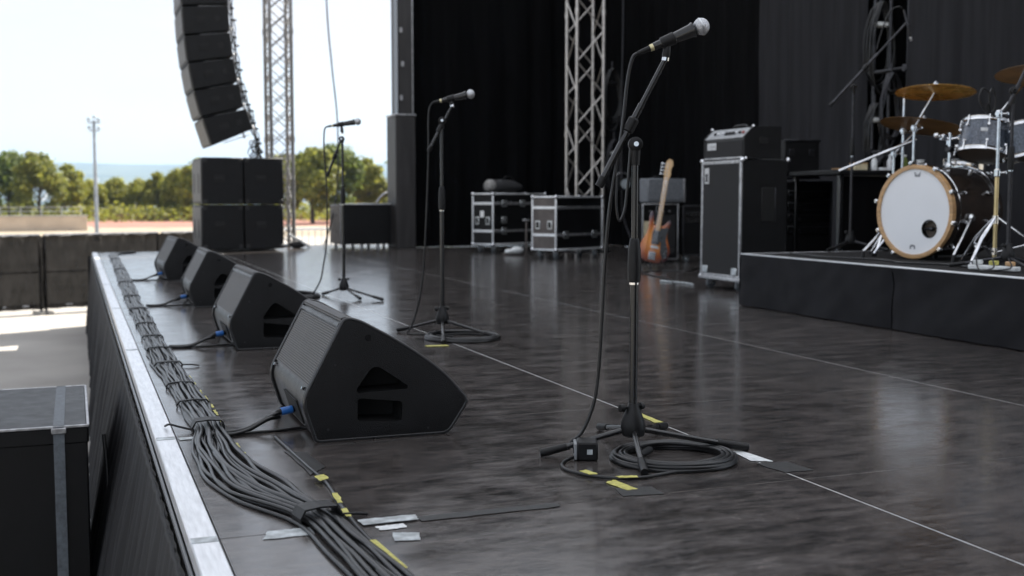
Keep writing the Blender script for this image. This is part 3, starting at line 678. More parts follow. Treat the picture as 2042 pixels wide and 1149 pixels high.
for k in range(NC):
    s, lay = slots[k]; pts = []; r = (.0062, .0078, .0085, .0072, .0102)[k % 5]
    for i, p in enumerate(cpath):
        t = (cpath[min(i + 1, len(cpath) - 1)] - cpath[max(i - 1, 0)]).normalized(); q = Vector((t.y, -t.x, 0)); sw = spread(p.y)
        wob = .013 * mnoise.noise(Vector((p.y * 3.1, k * 7.1, 0))) + .022 * mnoise.noise(Vector((p.y * .8, k * 3.3, 5)))
        loose = max(0, sw - .055) / .04
        bulge = -.04 * (1 - s) * .5 * math.exp(-((p.y - 3.72) / .28) ** 2)
        pts.append(p + q * (s * sw + wob * (1 + loose) + bulge) + Vector((0, 0, r + lay * .0145 * (1 - .55 * min(1, loose)) + .003 * abs(mnoise.noise(Vector((p.y * 3, k, 9)))))))
    MB().at((.48, 4.7, 0)).tube(pts, r, 7).build('cable', 'cable', T, smooth=80)
def near_path(y): return min(cpath, key=lambda p: abs(p.y - y))
for k, (y, w, hh) in enumerate(((3.29, .075, .05), (4.74, .075, .05), (5.32, .022, .033), (5.85, .02, .033), (6.62, .05, .034), (7.25, .03, .034), (7.95, .065, .036), (8.75, .035, .034), (9.9, .07, .035), (11.2, .08, .035), (13, .08, .035), (15.4, .08, .035), (17.8, .08, .035))):
    p = near_path(y); i = cpath.index(p); t = (cpath[i + 1] - cpath[i - 1]).normalized(); a = math.atan2(t.x, t.y); sw = spread(p.y) + .010
    prof = [(-sw, .002), (-sw - .003, hh * .5), (-sw + .012, hh), (0, hh + .004), (sw - .012, hh), (sw + .003, hh * .5), (sw, .002)]
    inn = [(u * .93, v - .005 if v > .01 else v) for u, v in prof]; M = Matrix.Rotation(-a, 3, 'Z')
    o = Vector((p.x, p.y, 0)); b = MB().at((.48, 4.7, 0)); pl = prof + inn[::-1]
    fn = lambda u, v, w_: o + M @ Vector((u, w_, v))
    for j in range(6): b.prism([prof[j], prof[j + 1], inn[j + 1], inn[j]], fn, -w / 2, w / 2)
    tie = b.build('cable_tie', 'rubber', T, smooth=0)
    if w > .04 and k < 6:
        tl = [(-sw, 0, .01), (-sw - .05, .02, .022), (-sw - .085, .05, .028), (-sw - .10, .09, .014)] if k % 2 else [(sw, 0, .012), (sw + .05, -.015, .012), (sw + .09, -.02, .006)]
        MB().at((.48, 4.7, 0)).tube([o + M @ Vector(q) for q in spline(tl, 4)], .0045, 6).build('strap_tail', 'rubber', tie, smooth=80)
def flat(name, label, quad, mt, z=.002, cat='tape', group='tape strips on the stage floor', parent=None, h=.0012):
    P = [Vector((x, y, 0)) for x, y in quad]; c = sum(P, Vector()) / 4; c.z = z
    n = 10; top = []
    for e in range(4):
        a, b = P[e], P[(e + 1) % 4]
        for k in range(n if e % 2 == 0 else 4):
            t = k / (n if e % 2 == 0 else 4); q = a.lerp(b, t); q = q + Vector((mnoise.noise(q * 90), mnoise.noise(q * 90 + Vector((9, 0, 0))), 0)) * .006; top.append(((q - c).x, (q - c).y))
    o = MB().prism(top, XY, 0, h).build(name, mt, parent, smooth=0); o.location = c if not parent else c - Vector(parent.location)
    return o if parent else tag(o, label, cat, group)
# yellow marking tape wound along the right flank of the bundle
for y, ln in ((4.88, .10), (5.05, .13), (5.22, .09), (5.42, .15), (5.62, .10), (5.85, .13), (6.1, .09), (4.35, .08), (4.2, .05)):
    p = near_path(y); s = spread(y)
    q = [(p.x + s + .004, y - ln / 2), (p.x + s + .014, y - ln / 2), (p.x + s + .016, y + ln / 2), (p.x + s + .006, y + ln / 2)]
    o = flat('marking_tape', '', q, 'tape_yellow', .016, parent=T)

# taped cable run parallel to the lip
T = thing('taped_cable', 'single black cable taped down with yellow pieces, running beside the nearest monitor', 'cable', (.74, 3.2, 0))
MB().at((.74, 3.2, 0)).tube(spline([(.715, 4.5, .006), (.74, 4.0, .006), (.755, 3.7, .006), (.74, 3.4, .006), (.735, 3.1, .006), (.755, 2.8, .006), (.78, 2.4, .006)], 8), .006, 7).build('lead', 'cable', T, smooth=80)
for quad, mt in (([(.730, 3.79), (.765, 3.81), (.772, 3.75), (.738, 3.72)], 'tape_yellow'), ([(.740, 3.55), (.757, 3.55), (.748, 3.43), (.732, 3.43)], 'tape_yellow'),
                 ([(.726, 3.36), (.742, 3.36), (.738, 3.27), (.722, 3.27)], 'tape_yellow'), ([(.728, 3.02), (.748, 3.02), (.766, 2.76), (.744, 2.76)], 'tape_yellow'), ([(.71, 4.25), (.78, 4.2), (.8, 3.95), (.73, 3.85)], 'tape_black')):
    flat('tape_piece', '', quad, mt, .011 if mt == 'tape_yellow' else .002, parent=T)
flat('tape_strip', 'crumpled silver tape strip on the floor joint right of the taped cable', [(.755, 3.19), (.92, 3.195), (.925, 3.245), (.75, 3.25)], 'tape_silver', .0045)
flat('tape_strip', 'short white tape scrap below the silver strip', [(.79, 3.13), (.87, 3.135), (.868, 3.175), (.785, 3.17)], 'tape_white', .002)
flat('tape_strip', 'small dull grey tape square near the bottom of the picture', [(.80, 3.02), (.87, 3.0), (.885, 3.07), (.815, 3.10)], 'tape_silver', .002)
flat('tape_strip', 'long black tape strip along the floor joint in front of the nearest monitor', [(.925, 3.178), (1.37, 3.183), (1.37, 3.225), (.925, 3.228)], 'tape_black', .0018)
flat('tape_strip', 'pale grey tape strip under the cable bundle on the near floor joint', [(.465, 3.16), (.61, 3.16), (.61, 3.235), (.49, 3.235)], 'tape_silver', .0015)
flat('tape_strip', 'grey tape strip between the metal lip and the strapped cables', [(.36, 4.59), (.52, 4.60), (.52, 4.64), (.36, 4.635)], 'tape_silver', .0015)
flat('tape_strip', 'bright yellow tape mark in front of the nearest microphone stand', [(1.625, 3.40), (1.668, 3.425), (1.683, 3.285), (1.645, 3.285)], 'tape_yellow', .0022)
flat('tape_strip', 'white tape mark on the floor joint at the right of the coiled cable', [(2.265, 3.66), (2.30, 3.65), (2.315, 3.46), (2.245, 3.50)], 'tape_white', .0022)
flat('tape_strip', 'small yellow tape mark on the floor joint behind the nearest microphone stand', [(2.265, 4.44), (2.29, 4.44), (2.285, 4.24), (2.25, 4.24)], 'tape_yellow', .0022)
flat('tape_strip', 'black tape patch on the floor joint right of the white tape mark', [(2.24, 3.46), (2.36, 3.44), (2.37, 3.3), (2.26, 3.31)], 'tape_black', .0016)
flat('tape_strip', 'black tape patch under the yellow tape mark', [(1.62, 3.32), (1.74, 3.30), (1.74, 3.20), (1.60, 3.225)], 'tape_black', .0014)
flat('tape_strip', 'pale green tape mark under the middle microphone stand', [(2.06, 6.98), (2.2, 6.96), (2.2, 6.91), (2.06, 6.93)], 'tape_yellow', .0022)

# ---------------------------------------------------------------- microphone stands
def mic_stand(label, base, feet, pole_top, pivot, boom_a, boom_b, hubz=.15, r=.0125, group='microphone stands', knobs=True, wing=None, m='steel_black'):
    T = thing('microphone_stand', label, 'mic stand', (base[0], base[1], base[2]), 0, group); o = Vector(base); at = lambda: MB().at(o)
    up = lambda z: Vector((base[0], base[1], base[2] + z))
    hub = at().lathe(up(hubz - .085), (0, 0, 1), [(0, .034), (.004, .042), (.03, .047), (.055, .043), (.09, .030), (.115, .019), (.122, .0165)], 20).build('hub', 'rubber', T)
    at().lathe(up(hubz + .02) + Vector((-.055, .0, .0)), (1, .1, 0), [(0, .008), (.002, .014), (.018, .015), (.02, .006), (.04, .005)], 10).build('clamp_knob', 'rubber', hub)
    at().lathe(up(hubz + .02) + Vector((.052, .02, .0)), (-1, -.2, 0), [(0, .008), (.002, .013), (.016, .014), (.018, .005), (.03, .005)], 10).build('clamp_knob', 'rubber', hub)
    for f in feet:
        f = Vector((f[0], f[1], base[2])); d = (f - Vector((base[0], base[1], base[2]))); dn = d.normalized(); a = up(hubz - .06) + dn * .025; e = f + Vector((0, 0, .022)) - dn * .03
        lg = at().tube([a, e], [.0105, .0105], 10).build('leg', m, T)
        at().tube([a.lerp(e, .80), e.lerp(f + Vector((0, 0, .018)), .6), f + Vector((0, 0, .016)) + dn * .012], [.0135, .0155, .015], 10).build('rubber_foot', 'rubber', lg)
    at().cyl(up(hubz + .03), up(pole_top * .62), r, seg=14).build('lower_tube', m, T)
    cl = at().lathe(up(pole_top * .62 - .04), (0, 0, 1), [(0, r), (.004, r * 1.5), (.05, r * 1.62), (.12, r * 1.5), (.155, r * 1.15), (.16, r)], 14).build('clutch', 'rubber', T)
    at().lathe(up(pole_top * .62 - .048), (0, 0, 1), [(0, r * 1.2), (.008, r * 1.2)], 14).build('ring', 'chrome', cl)
    at().cyl(up(pole_top * .62), up(pole_top), r * .78, seg=14).build('upper_tube', m, T)
    if pivot:
        pv = Vector(pivot); A, B = Vector(boom_a), Vector(boom_b); d = (B - A).normalized(); s = d.cross(Vector((0, 0, 1))).normalized()
        piv = at().lathe(pv - s * .02, s, [(0, .02), (.004, .026), (.036, .026), (.04, .02)], 16).build('pivot', 'rubber', T)
        at().cyl(up(pole_top - .03), pv, .016, .02, seg=12).build('neck', 'rubber', piv)
        at().lathe(pv + s * .02, s, [(0, .006), (.002, .009), (.012, .009)], 10).build('pivot_screw', 'chrome', piv)
        at().lathe(pv - s * .075, s, [(0, .012), (.004, .017), (.02, .017), (.024, .008), (.055, .007)], 10).build('wing_knob', 'rubber', piv)
        at().cyl(A, A.lerp(B, .62), .0125, seg=12).build('boom', m, T)
        at().cyl(A.lerp(B, .6), B, .0095, seg=12).build('boom_extension', m, T)
        at().cyl(A - d * .035, A + d * .004, .0155, seg=12).build('counterweight', 'rubber', T)
        c = A.lerp(B, .45); ck = at().lathe(c - d * .03, d, [(0, .014), (.004, .02), (.05, .02), (.056, .014)], 12).build('boom_clutch', 'rubber', T)
        at().lathe(c - s * .055, s, [(0, .010), (.004, .015), (.02, .015), (.022, .007), (.05, .007)], 10).build('boom_knob', 'rubber', ck)
    return T
def microphone(label, tail, ball, r, stand_pt, band='foil_band', body='steel_black', group='vocal microphones'):
    t, b = Vector(tail), Vector(ball); d = (b - t).normalized(); Ln = (b - t).length; T = thing('microphone', label, 'microphone', t, 0, group); at = lambda: MB().at(t)
    at().lathe(t + d * .035, d, [(0, r * .42), (.012, r * .46), (Ln - r * 1.35 - .035, r * .78), (Ln - r * .98 - .035, r * .92), (Ln - r * .9 - .035, r * .8)], 20).build('handle', body, T)
    g = at().lathe(b, d, [(r * math.sin(a) * (1.0 if a > 0 else .95), r * math.cos(a)) for a in [R(x) for x in (-62, -45, -30, -14, -5)]] + [(r * .93 * math.sin(R(x)), r * math.cos(R(x))) for x in (5, 20, 35, 50, 65, 78, 89)], 24).build('grille_ball', 'mic_mesh', T, smooth=80)
    at().lathe(b - d * r * .08, d, [(0, r * 1.0), (0, r * 1.05), (r * .16, r * 1.05), (r * .16, r * 1.0)], 24, True).build('collar', 'plate', g)
    pl = at().lathe(t - d * .03, d, [(0, .006), (.01, .0085), (.045, .0105), (.075, .0105)], 14).build('plug', 'rubber', T)
    at().lathe(t + d * .022, d, [(0, .0125), (.026, .0130)], 14).build('colour_band', band, pl)
    c = t + d * Ln * .42; sp = Vector(stand_pt); cl = at().lathe(c - d * .028, d, [(0, r * .56), (.003, r * .66), (.05, r * .74), (.053, r * .66)], 16).build('clip', 'rubber', T)
    at().tube([c - Vector((0, 0, r * .5)), c.lerp(sp, .45), c.lerp(sp, .8), sp], [.009, .013, .0155, .0125], 10).build('clip_mount', 'rubber', cl)
    at().lathe(sp - (c - sp).normalized() * .008, (c - sp), [(0, .0135), (.012, .0135)], 12).build('thread_ring', 'chrome', cl)
    return T
GS = 'microphone stands'
mic_stand('nearest microphone stand with tilted boom and a coiled cable round its base', (1.9, 3.75, 0), [(1.575, 3.825), (1.785, 3.435), (2.31, 3.64), (1.97, 4.18), (2.22, 4.1)], 1.09, (1.9, 3.75, 1.135), (1.793, 3.79, 1.014), (2.0, 3.714, 1.44), hubz=.155, r=.0155)
microphone('nearest microphone with silver ball grille and pale band on its tail', (1.928, 3.740, 1.468), (2.118, 3.668, 1.553), .031, (2.0, 3.714, 1.44))
mic_stand('middle microphone stand, between the second stage monitor and the flight cases', (2.34, 7.50, 0), [(2.10, 7.75), (2.19, 7.0), (2.60, 7.10)], 1.44, (2.345, 7.5, 1.455), (2.274, 7.53, 1.28), (2.41, 7.48, 1.555), hubz=.16, r=.0145)
microphone('middle microphone with silver ball grille in front of the black curtain', (2.315, 7.53, 1.583), (2.53, 7.45, 1.634), .031, (2.41, 7.48, 1.555))
mic_stand('farthest microphone stand, dark against the sky beside the low cabinet', (2.35, 10.62, 0), [(2.21, 10.9), (2.42, 10.28), (2.58, 10.1)], 1.47, (2.345, 10.62, 1.475), (2.226, 10.666, 1.16), (2.35, 10.62, 1.50), hubz=.15, r=.0145)
microphone('farthest microphone, dark against the bright sky', (2.24, 10.66, 1.592), (2.485, 10.565, 1.634), .033, (2.35, 10.62, 1.53), body='steel_black')
GC = 'microphone cables'
cable_thing('microphone_cable', 'black cable drooping from the nearest microphone to the small box on the floor', [(1.905, 3.749, 1.459), (1.888, 3.755, 1.44), (1.872, 3.762, 1.36), (1.857, 3.768, 1.2), (1.835, 3.775, 1.05), (1.814, 3.783, .897), (1.80, 3.79, .70), (1.791, 3.792, .495), (1.782, 3.796, .32), (1.765, 3.801, .19), (1.725, 3.815, .085), (1.685, 3.83, .045), (1.665, 3.80, .03)], .0062, 'cable', group=GC, n=7, seg=8)
cable_thing('microphone_cable', 'short black cable loop hanging beside the tilted boom of the nearest stand', [(1.885, 3.757, 1.12), (1.875, 3.757, 1.0), (1.865, 3.76, .9), (1.845, 3.765, .86), (1.835, 3.77, .92), (1.838, 3.772, 1.02)], .0055, 'cable', group=GC)
cable_thing('microphone_cable', 'black cable hanging from the middle microphone down to the floor', [(2.29, 7.54, 1.578), (2.27, 7.548, 1.54), (2.262, 7.55, 1.45), (2.262, 7.55, 1.25), (2.25, 7.555, .9), (2.235, 7.562, .6), (2.222, 7.568, .4), (2.195, 7.58, .22), (2.15, 7.597, .06), (2.12, 7.6, .008), (2.2, 7.5, .008), (2.35, 7.3, .01)], .0065, group=GC)
cable_thing('microphone_cable', 'black cable hanging from the farthest microphone against the sky', [(2.215, 10.67, 1.588), (2.195, 10.675, 1.55), (2.19, 10.678, 1.4), (2.205, 10.672, 1.1), (2.21, 10.67, .8), (2.20, 10.67, .5), (2.17, 10.68, .3), (2.14, 10.7, .15), (2.05, 10.75, .008), (1.9, 10.8, .008)], .008, group=GC)
def coil(label, c, rx, ry, n, r, rot=0):
    T = thing('coiled_cable', label, 'coiled cable', (c[0], c[1], 0), rot, 'coiled cables on the stage floor'); pts = []
    N_ = n * 40
    for k in range(n):
        pts = []
        for i in range(41):
            a = 2 * math.pi * i / 40; w = 1 - .028 * k + .022 * mnoise.noise(Vector((math.cos(a) * 1.5, math.sin(a) * 1.5, k * 3)))
            w2 = 1 + .05 * mnoise.noise(Vector((k * 2.7, 1, 0)))
            pts.append((rx * w * w2 * math.cos(a), ry * w * math.sin(a), r + .0085 * (k % 3) + .004 * mnoise.noise(Vector((a, k, 2)))))
        MB().tube(pts, r, 7, caps=False).build('loop', 'cable', T, smooth=80)
    return T
coil('large neat coil of black cable around the nearest microphone stand', (2.0, 3.62), .225, .205, 9, .0075, R(-15))
coil('flat coil of black cable under the middle microphone stand', (2.40, 7.25), .24, .26, 7, .008, R(20))
coil('loose coil of black cable beside the farthest microphone stand', (1.95, 10.9), .2, .35, 6, .009, R(10))
cable_thing('trailing_cable', 'black cable tail with yellow bands curving past the small floor box', [(1.68, 3.76, .01), (1.60, 3.70, .007), (1.565, 3.60, .007), (1.60, 3.50, .007), (1.66, 3.43, .0075), (1.74, 3.40, .0075), (1.85, 3.42, .0075), (1.93, 3.44, .009)], .006, group=GC)
flat('tape_strip', 'small yellow band round the trailing cable left of the yellow mark', [(1.592, 3.535), (1.618, 3.545), (1.632, 3.475), (1.60, 3.48)], 'tape_yellow', .0125)
flat('tape_strip', 'narrow yellow band round the trailing cable right of the yellow mark', [(1.675, 3.428), (1.74, 3.412), (1.738, 3.388), (1.675, 3.404)], 'tape_yellow', .0125)
T = thing('floor_box', 'small black connection box on the floor at the foot of the nearest stand', 'connection box', (1.715, 3.75, 0), R(-22))
MB().box((0, 0, .035), (.075, .10, .066), .006).build('housing', 'case_panel', T)
MB().box((-.042, 0, .033), (.012, .092, .058), .003).build('socket_plate', 'amp_panel', T)
for y in (-.025, .02): MB().cyl((-.05, y, .036), (-.046, y, .036), .012, seg=10).build('socket', 'pocket', T)
MB().box((.008, -.0505, .035), (.02, .002, .018)).build('sticker', 'tape_silver', T)
T = thing('microphone_dropped_plug', 'black cable plug lying inside the large coil', 'plug', (1.90, 3.66, .02), R(40))
MB().lathe((-.05, 0, 0.005), (1, 0, .0), [(0, .007), (.02, .012), (.06, .014), (.1, .014)], 12).build('shell', 'rubber', T)
MB().lathe((.05, 0, .005), (1, 0, 0), [(0, .010), (.014, .010)], 12).build('collar', 'steel_dark', T)

# ---------------------------------------------------------------- flight cases
def castor(T, x, y, mt='wheel_grey'):
    c = MB().box((x, y, .132), (.09, .07, .008)).box((x, y - .022, .085), (.05, .006, .09)).box((x, y + .022, .085), (.05, .006, .09)).build('castor', 'plate', T, smooth=0)
    MB().lathe((x + .012, y - .018, .052), (0, 1, 0), [(0, .03), (.003, .05), (.033, .05), (.036, .03)], 16).build('wheel', mt, c)
    MB().cyl((x + .012, y - .03, .052), (x + .012, y + .03, .052), .016, seg=10).build('axle', 'chrome', c)
def flight_case(label, loc, rz, w, d, h, brown=False, lid=.16, band=.22):
    T = thing('flight_case', label, 'flight case', loc, rz, 'silver-edged flight cases'); z0 = .14; z1 = z0 + h
    MB().box((w / 2, d / 2, z0 + h / 2), (w - .012, d - .012, h - .012)).build('body', 'case_panel', T, smooth=0)
    if brown: MB().box((.0015, d / 2, z0 + h / 2), (.009, d - .04, h - .04)).build('end_panel', 'case_brown', T, smooth=0)
    e = .028
    for z in (z0, z1):
        for y in (0, d): MB().box((w / 2, y, z), (w + .01, e, e), .005).build('edge_rail', 'alu', T)
        for x in (0, w): MB().box((x, d / 2, z), (e, d - .02, e - .003), .005).build('edge_rail', 'alu', T)
    for x in (0, w):
        for y in (0, d): MB().box((x, y, z0 + h / 2), (e - .002, e - .002, h - .02), .005).build('edge_rail', 'alu', T)
    for z in (z1 - lid, z0 + band):
        MB().box((w / 2, -.003, z), (w - .03, .016, .042), .004).build('lid_band', 'alu_dull', T)
        MB().box((-.003, d / 2, z), (.016, d - .03, .042), .004).build('lid_band', 'alu', T)
    for x in (0, w):
        for y in (0, d):
            for z in (z0, z1): MB().ball((x, y, z), .032, 10).build('corner', 'chrome', T)
    def latch(x, z, face):
        if face == 'f':
            l = MB().box((x, -.012, z), (.12, .01, .11), .004).build('latch', 'plate', T); MB().box((x, -.018, z), (.075, .006, .062), .003).build('latch_dish', 'steel_dark', l); MB().box((x, -.023, z), (.03, .008, .045), .003).build('latch_lever', 'plate', l)
        else:
            l = MB().box((-.012, x, z), (.01, .09, .13), .004).build('handle', 'plate', T); MB().box((-.018, x, z), (.006, .055, .09), .003).build('handle_dish', 'pocket', l); MB().box((-.024, x, z), (.008, .012, .075), .003).build('handle_grip', 'rubber', l)
    for x in (.2 * w, .82 * w): latch(x, z0 + band, 'f')
    if not brown:
        for x in (.2 * w, .55 * w): latch(x, z1 - lid, 'f')
        latch(.2 * w, z0 + .48 * h, 'f')
        MB().box((-.010, d * .52, z0 + h * .60), (.006, .09, .11), .003).build('label_plate', 'white_paint', T)
    for y in (.24 * d, .76 * d): latch(y, z0 + h * .47, 's')
    for x in (.09, w - .09):
        for y in (.08, d - .08): castor(T, x, y)
    return T
flight_case('nearer flight case with brown end panel in front of the square lattice tower', (6.72, 15.85, 0), R(27), 1.12, .46, .79, True)
flight_case('farther flight case with a dark bag on top, left of the brown-ended one', (6.50, 18.0, 0), R(26), 1.3, .47, .84)
T = thing('gear_bag', 'slumped dark bag with a grey end lying on the farther flight case', 'bag', (6.82, 18.42, 1.0), R(24))
vs = []; fs = []; NX, NR = 12, 14
for i in range(NX + 1):
    t = i / NX; x = -.36 + .8 * t; rr = .14 * (math.sin(math.pi * min(1, .08 + t * .9)) ** .35) * (1 - .25 * t) * (1 + .15 * mnoise.noise(Vector((t * 5, 0, 0))))
    for k in range(NR):
        a = 2 * math.pi * k / NR; q = 1 + .12 * mnoise.noise(Vector((t * 4, math.cos(a) * 2, math.sin(a) * 2))); vs.append((x, 1.15 * rr * q * math.cos(a), max(0, .10 + rr * q * math.sin(a))))
for i in range(NX):
    for k in range(NR): fs.append((i * NR + k, i * NR + (k + 1) % NR, (i + 1) * NR + (k + 1) % NR, (i + 1) * NR + k))
fs += [tuple(range(NR)), tuple(NX * NR + k for k in range(NR))]
MB().add(vs, fs).build('bag_body', 'bag', T, smooth=80)
MB().ball((-.30, -.02, .12), .12, 14, (.8, 1, .9)).build('bag_end', 'bag_grey', T)
MB().tube(spline([(-.1, -.12, .2), (-.02, -.1, .27), (.1, -.1, .27), (.18, -.12, .2)], 5), .012, 6).build('carry_handle', 'rubber', T, smooth=80)
T = thing('folded_stand', 'thin brown pole with a pale crumpled cloth at its foot between the flight cases', 'stand', (6.78, 17.2, 0))
MB().cyl((0, 0, 0), (0, 0, .55), .018, seg=8).build('pole', 'case_brown', T); MB().box((.0, 0, .56), (.12, .03, .03), .006).build('crossbar', 'alu_dull', T)
MB().box((-.2, .02, .02), (.4, .04, .03), .006).build('foot_bar', 'case_brown', T)
MB().ball((-.16, .0, .08), .09, 12, (1.3, .8, .65)).ball((-.28, .03, .06), .07, 10, (1.2, .9, .6)).build('cloth', 'tape_white', T)

# ---------------------------------------------------------------- bass amplifier
T = thing('bass_cabinet', 'tall black bass speaker cabinet with metal edge trim on castors', 'speaker cabinet', (6.1, 9.74, 0)); D, Wd, Z0, Z1 = .52, .76, .125, 1.30
MB().box((D / 2, Wd / 2, (Z0 + Z1) / 2), (D, Wd, Z1 - Z0), .01).build('cabinet', 'cab_black', T)
MB().box((-.006, Wd / 2, (Z0 + Z1) / 2), (.016, Wd - .07, Z1 - Z0 - .07), .004).build('grille_cloth', 'amp_grille', T)
for y in (.0, Wd): MB().box((-.006, y + (.017 if y == 0 else -.017), (Z0 + Z1) / 2), (.022, .034, Z1 - Z0 - .005), .005).build('edge_trim', 'alu_dull', T)
for z in (Z0 + .018, Z1 - .018): MB().box((-.007, Wd / 2, z), (.024, Wd - .06, .036), .005).build('edge_trim', 'alu_dull', T)
for y in (0, Wd):
    for x in (0, D):
        for z in (Z0, Z1): MB().ball((x, y, z), .028, 10).build('corner', 'chrome', T)
b = MB().box((-.016, Wd - .115, Z1 - .15), (.006, .085, .16), .002).build('badge', 'badge', T)
MB().prism([(Wd - .145, 1.17), (Wd - .085, 1.17), (Wd - .10, 1.13), (Wd - .085, 1.09), (Wd - .145, 1.09), (Wd - .13, 1.13)], YZ, -.021, -.018).build('badge_mark', 'steel_dark', b)
for y in (.10, Wd - .10): MB().box((-.018, y, Z0 + .075), (.012, .10, .07), .004).build('foot_plate', 'plate', T)
MB().box((.30, -.002, .86), (.16, .012, .34), .006).build('side_handle', 'pocket', T)
MB().box((.375, -.008, .86), (.012, .014, .34), .004).build('handle_rim', 'steel_dark', T)
MB().box((D / 2, Wd / 2, .115), (D + .06, Wd + .03, .03), .006).build('dolly', 'alu_dull', T)
for x in (.04, D - .08):
    for y in (.1, Wd - .1): castor(T, x, y)
T = thing('bass_amplifier', 'black bass amplifier head with silver control panel on the tall cabinet', 'amplifier', (6.11, 9.73, 1.30)); Wd = .77; h = .325; D = .42
side = [(0, .012), (D, .012), (D, h), (.10, h), (.0, h - .10)]
MB().prism(side, XZ, 0, .022).build('cheek', 'cab_black', T); MB().prism(side, XZ, Wd - .022, Wd).build('cheek', 'cab_black', T)
MB().prism(offset_poly(side, .012), XZ, .02, Wd - .02).build('chassis', 'cab_edge', T, smooth=0)
dv = Vector((.10, .10)).normalized()
pan = MB().prism([(.008, h - .115), (.105, h - .018), (.095, h - .008), (-.002, h - .105)], XZ, .03, Wd - .03).build('control_panel', 'amp_panel', T, smooth=0)
for k in range(9):
    c = Vector((.048, .09 + k * .062 + (.03 if k > 6 else 0), h - .058)); MB().lathe(c, (-1, 0, 1), [(0, .016), (.016, .014), (.018, .008)], 12).build('knob', 'red_knob' if k == 0 else ('chrome' if k in (2, 6, 7) else 'rubber'), pan)
for k in range(6): MB().box((.043, .235 + k * .035, h - .055), (.01, .010, .045), rot=Matrix.Rotation(R(45), 3, 'Y')).build('fader', 'rubber', pan)
MB().box((.004, Wd / 2, .11), (.014, Wd - .06, .17), .004).build('grille_cloth', 'amp_grille', T)
MB().box((.001, Wd / 2, .022), (.022, Wd - .05, .02), .004).build('trim', 'alu_dull', T)
bd = MB().box((-.006, Wd - .17, .145), (.006, .17, .07), .002).build('name_plate', 'badge', T)
MB().prism([(Wd - .235, .135), (Wd - .235, .158), (Wd - .20, .148), (Wd - .17, .160), (Wd - .13, .148), (Wd - .105, .155), (Wd - .105, .135)], YZ, -.012, -.009).build('plate_mark', 'alu_dull', bd)
for y in (0, Wd):
    for z in (.014, h): MB().ball((.02 if z < .1 else .1, y, z), .02, 8).build('corner', 'chrome', T)
MB().tube(spline([(.2, .25, h), (.2, .3, h + .025), (.2, .47, h + .025), (.2, .52, h)], 5), .014, 8).build('carry_handle', 'rubber', T, smooth=80)
MB().box((.22, -.002, .19), (.1, .01, .07), .004).build('vent', 'pocket', T)
for y in (.08, Wd - .08): MB().cyl((.1, y, 0), (.1, y, .014), .02, seg=8).build('foot', 'rubber', T)

# ---------------------------------------------------------------- bass guitar on its stand
T = thing('bass_guitar', 'sunburst electric bass guitar with maple neck leaning on a stand', 'bass guitar', (7.06, 13.42, .075), rot=(R(-9), R(9.5), R(-24))); T.scale = (1.08, 1.08, 1.08)
body = spline([(-.02, 0, 0), (-.13, .02, 0), (-.185, .11, 0), (-.165, .22, 0), (-.125, .30, 0), (-.115, .40, 0), (-.125, .50, 0), (-.10, .545, 0), (-.075, .52, 0), (-.065, .44, 0), (-.045, .40, 0), (.045, .40, 0), (.07, .41, 0), (.10, .45, 0), (.135, .465, 0), (.145, .43, 0), (.125, .36, 0), (.13, .28, 0), (.175, .18, 0), (.185, .09, 0), (.13, .015, 0), (.05, .0, 0)], 4)
bp = [(p.x, p.y * 1.15) for p in body][::-1]
if sum(bp[i - 1][0] * bp[i][1] - bp[i][0] * bp[i - 1][1] for i in range(len(bp))) < 0: bp = bp[::-1]
m = MB(); m.prism(offset_poly(bp, .008), XZ, -.022, -.022 + .001, cap=True); mm = MB(); rings = [(offset_poly(bp, .008), -.022), (bp, -.014), (bp, .014), (offset_poly(bp, .008), .022)]; n = len(bp)
mm.add([XZ(u, v, w) for pl, w in rings for u, v in pl], [(i * n + j, i * n + (j + 1) % n, (i + 1) * n + (j + 1) % n, (i + 1) * n + j) for i in range(3) for j in range(n)] + [tuple(range(n)), tuple(3 * n + k for k in range(n))]).build('body', 'sunburst', T, smooth=45)
MB().prism([(-.04, .43), (.06, .43), (.10, .45), (.128, .44), (.115, .36), (.118, .28), (.155, .18), (.16, .09), (.11, .05), (.07, .13), (.055, .26), (-.055, .26), (-.06, .36)], XZ, -.027, -.0235).build('pickguard', 'pickguard', T, smooth=0)
nk = MB().box((0, -.028, .72), (.056, .026, .66), .006).build('neck', 'maple', T)
for k in range(16): MB().box((0, -.0415, .50 + .033 * k), (.054, .002, .004)).build('fret', 'chrome', nk, smooth=0)
hs = MB().prism([(-.028, 1.03), (.028, 1.03), (.045, 1.09), (.04, 1.16), (.055, 1.22), (.045, 1.27), (.0, 1.285), (-.03, 1.25), (-.04, 1.10)], XZ, -.034, -.018).build('headstock', 'maple', T, smooth=0)
for k in range(4):
    z = 1.09 + .042 * k; MB().cyl((-.035, -.026, z), (-.075, -.026, z), .005, seg=6).box((-.082, -.026, z), (.008, .02, .026)).build('tuner', 'chrome', hs)
    MB().cyl((-.012 + .006 * k * .5, -.034, z), (-.012 + .003 * k, -.046, z), .006, seg=8).build('string_post', 'chrome', hs)
MB().box((-.005, -.032, .245), (.10, .018, .045), .004).build('pickup', 'pickguard', T); MB().box((-.005, -.032, .19), (.095, .02, .028), .004).build('pickup', 'plate', T)
MB().box((-.02, -.030, .08), (.085, .014, .10), .003).build('bridge', 'chrome', T)
for x, z in ((.125, .21), (.135, .16), (.12, .12), (.135, .085)): MB().lathe((x, -.026, z), (0, -1, 0), [(0, .014), (.014, .012)], 10).build('knob', 'chrome', T)
for k in range(4): MB().tube([(-.045 + .016 * k, -.044, .08), (-.012 + .008 * k, -.044, 1.06)], .0012, 4).build('string', 'chrome', T)
